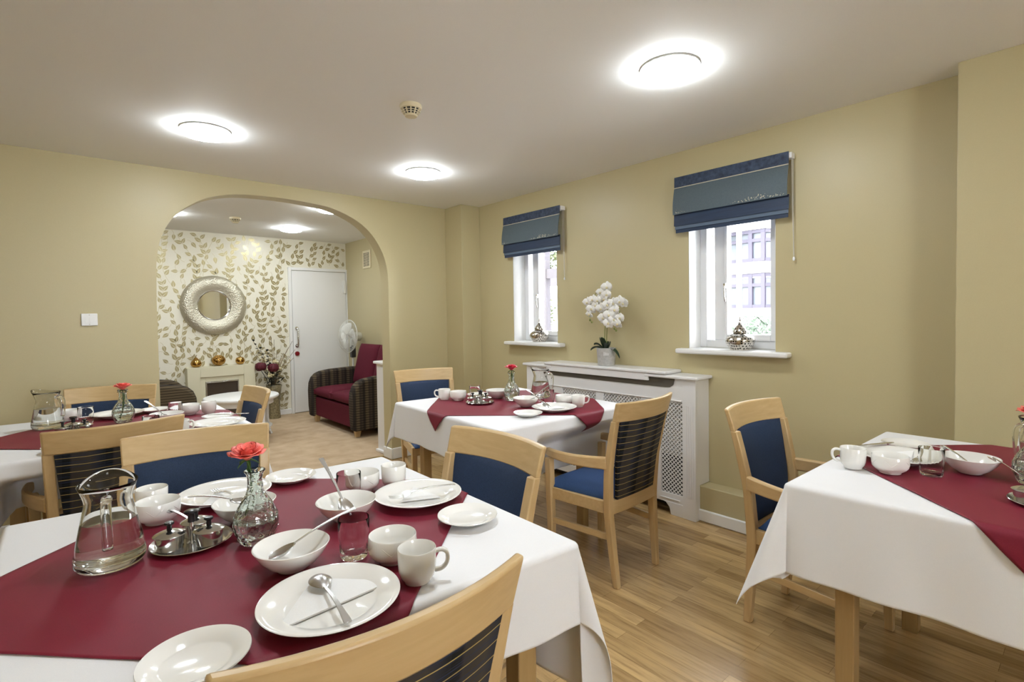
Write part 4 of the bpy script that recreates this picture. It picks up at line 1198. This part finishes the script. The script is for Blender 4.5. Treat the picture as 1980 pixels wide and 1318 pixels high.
# local: +y... sitter faces local -y after the turn: local x runs along the seat, local y = back
def sx(x): return x
W_ = .66
def arm(s):
    x0, x1 = s*(W_-.125), s*W_
    prof = [(-.405,.075),(-.415,.20),(-.418,.38),(-.41,.47),(-.385,.535),(-.34,.580),(-.28,.605),(-.15,.622),(.05,.63),(.30,.632),(.36,.62),(.375,.56),(.375,.075)]
    g = MB(); n = 6; rs = []
    for i in range(n+1):
        t = i/n; x = x0 + (x1-x0)*t; k = .012*(1-(abs(2*t-1))**3)
        rs.append([(x, y - (k if y < 0 else -k*.3), z + (k if z > .3 else 0)) for y, z in prof])
    g.rings(rs)
    return g
for s in (-1, 1):
    # local y grows toward the wall; turned copies of the cloth run along the arm
    build('arm', arm(s), M['sofastripeY'] if 'sofastripeY' in M else M['sofastripe'], so, bevel=.018, smooth=60, label='brown and black striped arm')
build('seat_base', MB().box(-(W_-.127), W_-.127, -.375, .36, .085, .315), M['burg'], so, bevel=.015)
def pad(x0, x1, y0, y1, z0, z1, k=.02):
    def a(u, v):
        e = max(0, (1-abs(2*u-1)**6)*(1-abs(2*v-1)**6))**.5
        return (x0+(x1-x0)*u, y0+(y1-y0)*v, z0 + k - k*e)
    def b(u, v):
        e = max(0, (1-abs(2*u-1)**6)*(1-abs(2*v-1)**6))**.5
        return (x0+(x1-x0)*u, y0+(y1-y0)*v, z1 - k + k*e + .010*math.sin(PI*u)*math.sin(PI*v))
    return MB().slab(16, 16, a, b)
for x0, x1 in ((-.530,-.007),(.007,.530)):
    build('seat_cushion', pad(x0, x1, -.395, .20, .320, .442, .032), M['burg'], so, smooth=60)
    g = pad(x0, x1, -.26, .26, -.09, .085, .04)
    g.move(Matrix.Translation((0, .215, .672)) @ Matrix.Rotation(math.radians(76), 4, 'X'))
    # wing tip lift at the outer top corner
    o = build('back_cushion', g, M['burg'], so, smooth=60)
build('back_frame', MB().hexa([(-.53,.31,.30),(.53,.31,.30),(.53,.385,.30),(-.53,.385,.30),(-.535,.37,.90),(.535,.37,.90),(.535,.42,.90),(-.535,.42,.90)]), M['burg'], so, bevel=.02)
for x in (-.57, .57):
    for y in (-.345, .32):
        k = .034
        build('leg', MB().hexa([(x-.022,y-.022,0),(x+.022,y-.022,0),(x+.022,y+.022,0),(x-.022,y+.022,0),(x-k,y-k,.09),(x+k,y-k,.09),(x+k,y+k,.09),(x-k,y+k,.09)]), M['beech'], so, bevel=.003, label='tapered pale wood leg')

# striped armchair at the left of the lounge
la = empty('lounge_armchair', (.60, 6.42, .004), PI/2, 'striped armchair partly hidden behind the left side of the arch', 'armchair')
W_ = .37
for s in (-1, 1): build('arm', arm(s), M['sofastripe'], la, bevel=.018, smooth=60, label='brown and black striped arm')
build('seat_base', MB().box(-.243, .243, -.375, .36, .085, .315), M['burg'], la, bevel=.015)
build('seat_cushion', pad(-.240, .240, -.395, .20, .320, .442, .032), M['burg'], la, smooth=60)
g = pad(-.240, .240, -.26, .26, -.09, .085, .04); g.move(Matrix.Translation((0, .215, .672)) @ Matrix.Rotation(math.radians(76), 4, 'X'))
build('back_cushion', g, M['burg'], la, smooth=60)
for x in (-.29, .29):
    for y in (-.345, .32):
        k = .034
        build('leg', MB().hexa([(x-.022,y-.022,0),(x+.022,y-.022,0),(x+.022,y+.022,0),(x-.022,y+.022,0),(x-k,y-k,.09),(x+k,y-k,.09),(x+k,y+k,.09),(x-k,y+k,.09)]), M['beech'], la, bevel=.003)

# round coffee table
ct = empty('coffee_table', (1.405, 5.93, .004), 0, 'white round coffee table with a lower shelf in front of the fireplace', 'coffee table')
build('round_top', MB().lathe([(0,.438),(.335,.438),(.350,.446),(.356,.460),(.350,.472),(.34,.476),(0,.476)], 72), M['tablewhite'], ct, smooth=60)
build('apron', MB().lathe([(.285,.385),(.300,.385),(.300,.437),(.285,.437)], 60, closed=True), M['tablewhite'], ct)
build('shelf', MB().lathe([(0,.130),(.270,.130),(.282,.136),(.282,.148),(.27,.152),(0,.152)], 60), M['tablewhite'], ct, smooth=60)
for k in range(4):
    a = -PI/2 + .42 + k*PI/2; ca, sa = math.cos(a), math.sin(a)
    pts = catmull([(ca*.30,sa*.30,.437),(ca*.305,sa*.305,.33),(ca*.300,sa*.300,.20),(ca*.315,sa*.315,.08),(ca*.345,sa*.345,.0)], 4)
    build('leg', MB().sweep(pts, .042, .024, up=(ca, sa, 0)), M['tablewhite'], ct, bevel=.005)

# ------------------------------------------------------------------ fireplace with ornaments
fp = empty('fireplace', (1.455, YB-.001, .004), 0, 'cream electric fireplace surround against the leafy wallpaper', 'fireplace')
s = MB(); d0 = -.155
s.box(-.365,-.235, d0, 0, 0, .71); s.box(.235,.365, d0, 0, 0, .71); s.box(-.235,.235, d0, 0, .59, .71)
build('surround', s, M['fire'], fp, bevel=.003)
s = MB(); s.box(-.235,-.180, d0+.018, 0, 0, .589); s.box(.180,.235, d0+.018, 0, 0, .589); s.box(-.180,.180, d0+.018, 0, .532, .589)
build('inner_frame', s, M['fire'], fp, bevel=.002)
s = MB(); s.box(-.178,-.166, d0+.010, d0+.03, .06, .530); s.box(.166,.178, d0+.010, d0+.03, .06, .530); s.box(-.166,.166, d0+.010, d0+.03, .516, .530)
build('fire_trim', s, M['chrome'], fp, bevel=.001, label='chrome trim of the fire')
build('fire_glass', MB().box(-.165, .165, d0+.026, d0+.034, .02, .515), M['fireglass'], fp, smooth=0)
zt = .7155; yo = YB-.085
p = empty('pear_ornament', (1.178+.015, yo, zt), 0, 'gold pear ornament on the fireplace', 'ornament', 'gold ornaments on the fireplace')
build('pear_body', MB().lathe([(0,0),(.030,.001),(.050,.016),(.058,.040),(.052,.064),(.036,.085),(.022,.100),(.015,.112),(.006,.118),(0,.117)], 32), M['gold'], p, smooth=180)
build('stalk', MB().tube([(0,0,.115),(.003,0,.130),(.010,0,.146)], .003, 8), M['gold'], p)
lf = MB(); lf.slab(6, 4, lambda u, v: (-.005-.05*u, 0+.012*(2*v-1)*math.sin(PI*u), .130+.012*math.sin(PI*u)-.012*u), lambda u, v: (-.005-.05*u, .012*(2*v-1)*math.sin(PI*u), .1285+.012*math.sin(PI*u)-.012*u)); build('leaf', lf, M['gold'], p)
p = empty('woven_ball_ornament', (1.432, yo, zt+.066), 0, 'tangled gold wire ball ornament on the fireplace', 'ornament', 'gold ornaments on the fireplace')
rb = random.Random(4); g = MB(); g.ball((0,0,0), .062, .062, .054, 16, 10)
build('core', g, M['gold'], p, smooth=180)
g = MB()
for k in range(26):
    ax = Vector((rb.gauss(0,1), rb.gauss(0,1), rb.gauss(0,1))).normalized(); u = ax.orthogonal().normalized(); w = ax.cross(u); o = rb.uniform(-.35,.35)
    g.tube([((u*math.cos(t)+w*math.sin(t))*math.sqrt(1-o*o)+ax*o)*.0705 for t in [2*PI*i/28 for i in range(28)]], .0036, 5, closed=True)
g.v = [(x, y, z*.88) for x, y, z in g.v]
build('wire_tangle', g, M['gold'], p, smooth=180)
p = empty('apple_ornament', (1.668, yo, zt), 0, 'gold apple ornament on the fireplace', 'ornament', 'gold ornaments on the fireplace')
build('apple_body', MB().lathe([(0,.004),(.018,.0),(.038,.010),(.052,.034),(.053,.055),(.044,.080),(.026,.092),(.010,.088),(0,.080)], 32), M['gold'], p, smooth=180)
build('stalk', MB().tube([(0,0,.080),(.004,0,.096),(.010,0,.106)], .003, 8), M['gold'], p)

# ------------------------------------------------------------------ floor vase with flowers
fv = empty('floor_vase', (2.03, 6.98, .004), 0, 'tall brown mosaic floor vase between fireplace and door', 'vase')
build('vase_body', MB().lathe([(0,0),(.070,0),(.073,.01),(.066,.10),(.070,.22),(.082,.34),(.093,.425),(.090,.428),(.078,.34),(.062,.12),(0,.10)], 40), M['vasemosaic'], fv, smooth=60)
fb = empty('flower_arrangement', (2.03, 6.98, .43), 0, 'artificial arrangement of dark red peonies and pale sprigs in the floor vase', 'flowers')
rf = random.Random(21)
def peony(c, R):
    g = MB(); 
    for k, (n, rr, el) in enumerate(((5,.45,1.3),(7,.7,.85),(9,.9,.45),(10,1.0,.1),(8,.95,-.3))):
        for i in range(n):
            a = 2*PI*(i+.5*(k%2))/n + rf.uniform(-.2,.2); e = el + rf.uniform(-.15,.15)
            dv = Vector((math.cos(a)*math.cos(e), math.sin(a)*math.cos(e), math.sin(e)))
            u = Vector((-math.sin(a), math.cos(a), 0)); w = dv.cross(u)
            def P(s, t, o=0):
                x = (2*s-1)*R*.42; y = (2*t-1)*R*.45
                q = Vector(c) + dv*(R*rr*.92 - (x*x+y*y)/R*.55 - o) + u*x + w*y
                return tuple(q)
            g.slab(5, 5, P, lambda s, t: P(s, t, .003))
    g.ball(c, R*.6, R*.6, R*.6, 10, 7)
    return g
stm = MB()
for nm, c in (('peony_bloom', (-.155,-.02,.245)), ('peony_bloom', (-.015,-.05,.225))):
    build(nm, peony(c, .072), M['red'], fb, smooth=180)
    stm.tube(catmull([(c[0]*.2, c[1]*.3+.01, -.2), (c[0]*.5, c[1]*.6, .05), (c[0], c[1], c[2]-.04)], 4), .004, 6)
build('flower_stem', stm, M['driedleaf'], fb)
gl = MB()
def blade(c, d, L, wd, mb):
    d = Vector(d).normalized(); u = d.cross(Vector((.3,.2,1))).normalized(); nrm = d.cross(u)
    def P(s, t, o=0):
        q = Vector(c) + d*(L*s) + u*(wd*(2*t-1)*math.sin(PI*min(1,.05+.93*s))) + Vector((0,0,-.25*L*s*s)) + nrm*o
        return tuple(q)
    mb.slab(5, 2, P, lambda s, t: P(s, t, .0012))
for k in range(46):
    a = rf.uniform(0, 2*PI); e = rf.uniform(-.1, .9)
    c = (rf.uniform(-.10,.07), rf.uniform(-.07,.03), rf.uniform(.0,.16))
    blade(c, (math.cos(a)*math.cos(e), math.sin(a)*math.cos(e)*.6-.1, math.sin(e)), rf.uniform(.07,.15), rf.uniform(.008,.015), gl)
build('dark_foliage', gl, M['driedleaf'], fb, smooth=180)
pb = MB()
for c in ((-.06,-.03,.20),(.02,-.02,.29),(-.10,.01,.33),(.055,-.04,.20),(-.055,-.06,.13)):
    for k in range(9): pb.ball((c[0]+rf.gauss(0,.016), c[1]+rf.gauss(0,.012), c[2]+rf.gauss(0,.016)), .013, .011, .013, 7, 5)
build('cream_blooms', pb, M['cream_flower'], fb, smooth=180)
sg = MB(); sl = MB(); tw = MB()
def sprig(tip, mb, n, L, wd, side=1):
    pts = catmull([(0,0,-.02), (tip[0]*.4, tip[1]*.4, tip[2]*.5), tip], 6)
    tw.tube(pts, .0022, 5)
    for i in range(n):
        q = pts[int((.35+.63*i/n)*(len(pts)-1))]; a = rf.uniform(0, 2*PI)
        blade(q, (math.cos(a)*.8 + tip[0]*.6, math.sin(a)*.3-.1, .6), L*rf.uniform(.7,1.1), wd, mb)
for tip in ((-.27,-.02,.46),(-.20,.0,.40),(.06,.02,.44),(.13,.01,.40),(.19,.0,.36),(.25,-.01,.33),(.10,.02,.34),(.16,.02,.29)): sprig(tip, sg, 15, .055, .008)
for tip in ((-.245,-.02,.60),(-.165,-.01,.50),(-.08,.0,.46)): sprig(tip, sl, 11, .045, .016)
for tip in ((.245,.0,.55),(.275,-.01,.44),(.20,.02,.47),(-.01,.02,.62),(.02,.0,.58)): sprig(tip, sg, 6, .03, .004)
build('pale_sprigs', sg, M['cream_flower'], fb, smooth=180); build('dried_leaf_sprays', sl, M['driedleaf'], fb, smooth=180); build('twigs', tw, M['twig'], fb)

# ------------------------------------------------------------------ round mirror
mr = empty('round_mirror', (1.418, YB-.002, 1.449), 0, 'round mirror with a wide hammered silver frame above the fireplace', 'mirror')
g = MB().lathe([(.178,.012),(.176,.030),(.190,.034),(.215,.045),(.255,.060),(.300,.058),(.335,.042),(.356,.018),(.360,.004),(.350,.001),(.178,.001)], 96, closed=True, fn=lambda a,h,k: 1 + (.006*math.cos(a*60) if h > .02 and k > 2 else 0))
RX = Matrix.Rotation(PI/2, 4, 'X')
build('frame', g.move(RX), M['hammered'], mr, smooth=60)
build('inner_rim', MB().lathe([(.170,.010),(.170,.034),(.177,.038),(.182,.034),(.182,.012)], 80, closed=True).move(RX), M['chrome'], mr)
build('mirror_glass', MB().lathe([(0,.010),(.176,.010),(.176,.014),(0,.014)], 64).move(RX), mat('mirror_silver', (.82,.84,.84), .02, 1), mr)

# ------------------------------------------------------------------ pedestal fan behind the settee
fa = empty('pedestal_fan', (2.86, 6.66, .004), 0, 'white pedestal fan behind the burgundy settee', 'fan')
fa.location = (2.93, 6.60, .004)
build('base', MB().lathe([(0,0),(.17,0),(.17,.012),(.14,.025),(.03,.035),(0,.035)], 40), M['fanwhite'], fa)
build('pole', MB().tube([(0,0,.03),(0,0,.92)], .014, 14), M['fanwhite'], fa)
build('control_box', MB().box(-.03,.03,-.032,.03,.74,.90), M['grey'], fa, bevel=.008, label='dark grey control box')
hd = Matrix.Translation((0,0,1.02)) @ Matrix.Rotation(math.radians(187), 4, 'Z') @ Matrix.Rotation(math.radians(-4), 4, 'Y')
def fp_(mb): return mb.move(hd)
AX = Matrix.Rotation(PI/2, 4, 'Y')        # lathe axis -> +x (the way the fan blows)
build('motor', MB().lathe([(0,-.13),(.035,-.128),(.058,-.11),(.062,-.06),(.060,0),(.03,.012),(0,.012)], 30).move(AX).move(hd), M['fanwhite'], fa, smooth=60)
nk = MB().box(-.03,.03,-.018,.018,-.14,-.03); build('neck', nk.move(hd), M['fanwhite'], fa, bevel=.006)
gd = MB()
for rr, xx in ((.215,.062),(.15,.125),(.075,.142),(.15,.012),(.075,.004)):
    gd.tube([(xx, rr*math.cos(t), rr*math.sin(t)) for t in [2*PI*i/48 for i in range(48)]], .0055 if rr > .2 else .002, 6, closed=True)
for k in range(60):
    t = 2*PI*k/60; c_, s_ = math.cos(t), math.sin(t)
    gd.tube([(.144,.045*c_,.045*s_),(.140,.10*c_,.10*s_),(.118,.165*c_,.165*s_),(.085,.205*c_,.205*s_),(.062,.215*c_,.215*s_),(.035,.20*c_,.20*s_),(.012,.14*c_,.14*s_),(.004,.06*c_,.06*s_)], .0016, 4)
build('guard', gd.move(hd), M['fanwhite'], fa)
hb_ = MB().lathe([(0,.148),(.040,.146),(.046,.140),(.040,.136),(0,.136)], 28).move(AX).move(hd); build('badge', hb_, M['fanwhite'], fa)
bl = MB()
for k in range(3):
    t = 2*PI*k/3
    def P(u, v, o=0):
        rr = .03 + .15*u; w_ = (v-.5)*(.5+.75*math.sin(PI*u*.75)); a = t + w_*1.15
        return (.062 + .028*(v-.5)*2 + o, rr*math.cos(a), rr*math.sin(a))
    bl.slab(8, 6, P, lambda u, v: P(u, v, .002))
bl.lathe([(0,.045),(.030,.045),(.034,.06),(.030,.082),(0,.086)], 24) if False else None
build('blades', bl.move(hd), M['housepane'] if False else M['fanwhite'], fa, smooth=180)
# ------------------------------------------------------------------ outside the windows
struct(build('ground_outside', MB().box(3.3, 40, -20, 40, -.5, -.4), M['paving'], smooth=0), 'pale paving outside the windows')
hs = empty('house', (11.2, 6.0, -.4), 0, 'pale house with plum framed bay windows across the street', 'house')
build('house_wall', MB().box(0, 4, -6.5, 2.2, 0, 6.5), M['house'], hs, smooth=0)
build('brick_pier', MB().box(-.12, 0, -2.6, -1.62, 0, 3.2), M['brick'], hs, smooth=0)
build('roof', MB().hexa([(-.5,-6.8,6.5),(4.5,-6.8,6.5),(4.5,2.5,6.5),(-.5,2.5,6.5),(1.8,-6.5,8.3),(2.2,-6.5,8.3),(2.2,2.2,8.3),(1.8,2.2,8.3)]), M['timber'], hs, smooth=0)
def bay(y0, y1, z0, z1, nm):
    o = build('bay_window', MB().prism([(0,y0-.12),(-.42,y0+.16),(-.42,y1-.16),(0,y1+.12)], (0,0,z0-.28), (0,0,.28 if False else .0)), M['house'], hs, smooth=0) if False else None
    b = MB(); z = .4
    poly = [(0,y0-.14),(-.42,y0+.14),(-.42,y1-.14),(0,y1+.14)]
    b.prism(poly, (0,0,.34), (0,0,z0+z-.34)); b.prism([(.0,y0-.2),(-.48,y0+.10),(-.48,y1-.10),(0,y1+.2)], (0,0,.10), (0,0,z1+z))
    o = build('bay_window', b, M['house'], hs, smooth=0)
    f = MB(); P = [Vector((p[0], p[1], 0)) for p in poly]
    for a, c, n in ((P[0],P[1],1),(P[1],P[2],3),(P[2],P[3],1)):
        for i in range(n if n == 3 else n+1):
            if n == 3 and i == 0: continue
            q = a + (c-a)*i/n; f.box(q.x-.035, q.x+.035, q.y-.04, q.y+.04, z0+z, z1+z)
        for zz in (z0+z+.03, z0+z+(z1-z0)*.66, z1+z-.04):
            f.sweep([(a.x,a.y,zz),(c.x,c.y,zz)], .06, .07)
    build('window_frame', f, M['plum'], o, smooth=0)
    g = MB(); g.prism([(.0,y0-.10),(-.39,y0+.16),(-.39,y1-.16),(0,y1+.10)], (0,0,z1-z0), (0,0,z0+z)); build('window_glass', g, M['housepane'], o, smooth=0)
for dy in (-.95, -4.2):
    bay(dy-.62, dy+.42, 2.30, 2.95, 'u'); bay(dy-.62, dy+.42, 1.35, 2.06, 'l')
def leaves(mb, c, R, n, s, rr, fl=1.0):
    for _ in range(n):
        d = Vector((rr.gauss(0,1), rr.gauss(0,1), rr.gauss(0,1))).normalized()*R*rr.uniform(.55,1.0)
        p = Vector(c) + Vector((d.x, d.y, d.z*fl)); u = Vector((rr.gauss(0,1), rr.gauss(0,1), rr.gauss(0,1))).normalized(); v = u.orthogonal().normalized(); k = s*rr.uniform(.6,1.2)
        mb.add([p-u*k, p+v*k*.5, p+u*k, p-v*k*.5], [(0,1,2,3)])
ro = random.Random(2)
for i, (x, y, z, R, lab) in enumerate(((8.2,3.55,.75,.55,'round green bush outside the window nearer the right wall projection'),(8.3,4.95,.62,.5,'low green bush before the pale house'),(6.6,3.75,.25,.42,'small green bush seen through the narrow window light'))):
    o = empty('garden_bush', (x, y, -.4), 0, lab, 'bush', 'bushes outside')
    b = MB(); leaves(b, (0,0,z+.4), R, 900, .05, ro, .9); build('foliage', b, M['hedge'], o, smooth=0, fixn=False)
    build('trunk', MB().tube([(0,0,0),(0,0,z+.3)], .03, 8), M['timber'], o)
for x, y, z, R, lab in ((8.6,8.6,2.7,.95,'yellow green tree outside the window nearer the arch corner'),(7.6,8.2,1.35,.6,'small pale tree behind the garden pergola'),(12.2,10.5,3.2,1.1,'light green tree far behind the garden pergola'),(9.8,5.6,3.5,.7,'pale tree in front of the house')):
    o = empty('garden_tree', (x, y, -.4), 0, lab, 'tree', 'trees outside')
    b = MB()
    for k in range(5): leaves(b, (ro.gauss(0,R*.35), ro.gauss(0,R*.35), z+.4+ro.gauss(0,R*.3)), R*.75, 420, .06, ro)
    build('crown', b, M['treeleaf'], o, smooth=0, fixn=False)
    build('trunk', MB().tube([(0,0,0),(.05,0,z*.5),(0,.05,z+.2)], [.09,.07,.03], 8), M['timber'], o)
pg = empty('garden_pergola', (5.6, 5.75, -.4), 0, 'grey timber garden pergola outside the window nearer the arch corner', 'pergola')
for x, y in ((0,-.12),(0,1.6),(1.5,-.12),(1.5,1.6)): build('post', MB().box(x-.05, x+.05, y-.06, y+.06, 0, 2.72), M['timber'], pg, smooth=0)
for x in (0, 1.5): build('beam', MB().box(x-.04, x+.04, -.5, 2.0, 2.22, 2.36), M['timber'], pg, smooth=0)
for y, z in ((.22,1.25),(1.25,1.25)):
    build('brace', MB().sweep([(0,y if y > 1 else .0, 1.28),(0,y,1.62)], .04, .05), M['timber'], pg, smooth=0)
build('rail', MB().box(-.03, .03, -.12, 1.6, 1.25, 1.31), M['timber'], pg, smooth=0)
lp = empty('street_lamp', (9.0, 4.23, -.4), 0, 'thin white lamp post in front of the pale house', 'lamp post')
build('post', MB().tube([(0,0,0),(0,0,5.2)], .045, 12), M['upvc'], lp); build('lamp_head', MB().box(-.5,.06,-.08,.08,5.2,5.3), M['upvc'], lp, bevel=.02)

# ------------------------------------------------------------------ daylight, camera, view
w = bpy.data.worlds.new('overcast_sky'); SC.world = w; w.use_nodes = True
bg = w.node_tree.nodes['Background']; bg.inputs[0].default_value = (.93,.965,1,1); bg.inputs[1].default_value = 19.0
f, yaw, pit, rol, cy = 1.00015957e+03, 7.17165329e-01, -3.04275091e-02, -1.55817147e-02, 640.065
fw = Vector((math.sin(yaw)*math.cos(pit), math.cos(yaw)*math.cos(pit), math.sin(pit))); r0 = Vector((math.cos(yaw), -math.sin(yaw), 0)); u0 = r0.cross(fw)
rt = r0*math.cos(rol) + u0*math.sin(rol); up = -r0*math.sin(rol) + u0*math.cos(rol)
cd = bpy.data.cameras.new('camera'); co = bpy.data.objects.new('camera', cd); COL.objects.link(co)
Mx = Matrix(((rt.x, up.x, -fw.x, 0), (rt.y, up.y, -fw.y, 0), (rt.z, up.z, -fw.z, 1.27), (0,0,0,1)))
co.matrix_world = Mx
cd.sensor_fit = 'HORIZONTAL'; cd.sensor_width = 36; cd.lens = f/1980*36; cd.shift_y = (cy-659)/1980; cd.clip_start = .02
SC.camera = co
SC.view_settings.view_transform = 'Standard'; SC.view_settings.look = 'None'; SC.view_settings.gamma = 1; SC.view_settings.use_curve_mapping = False
SC.view_settings.exposure = 0.63
SC.cycles.max_bounces = 14; SC.cycles.transmission_bounces = 12; SC.cycles.glossy_bounces = 6; SC.cycles.diffuse_bounces = 6; SC.cycles.transparent_max_bounces = 12
SC.cycles.use_denoising = True; SC.cycles.sample_clamp_indirect = 6
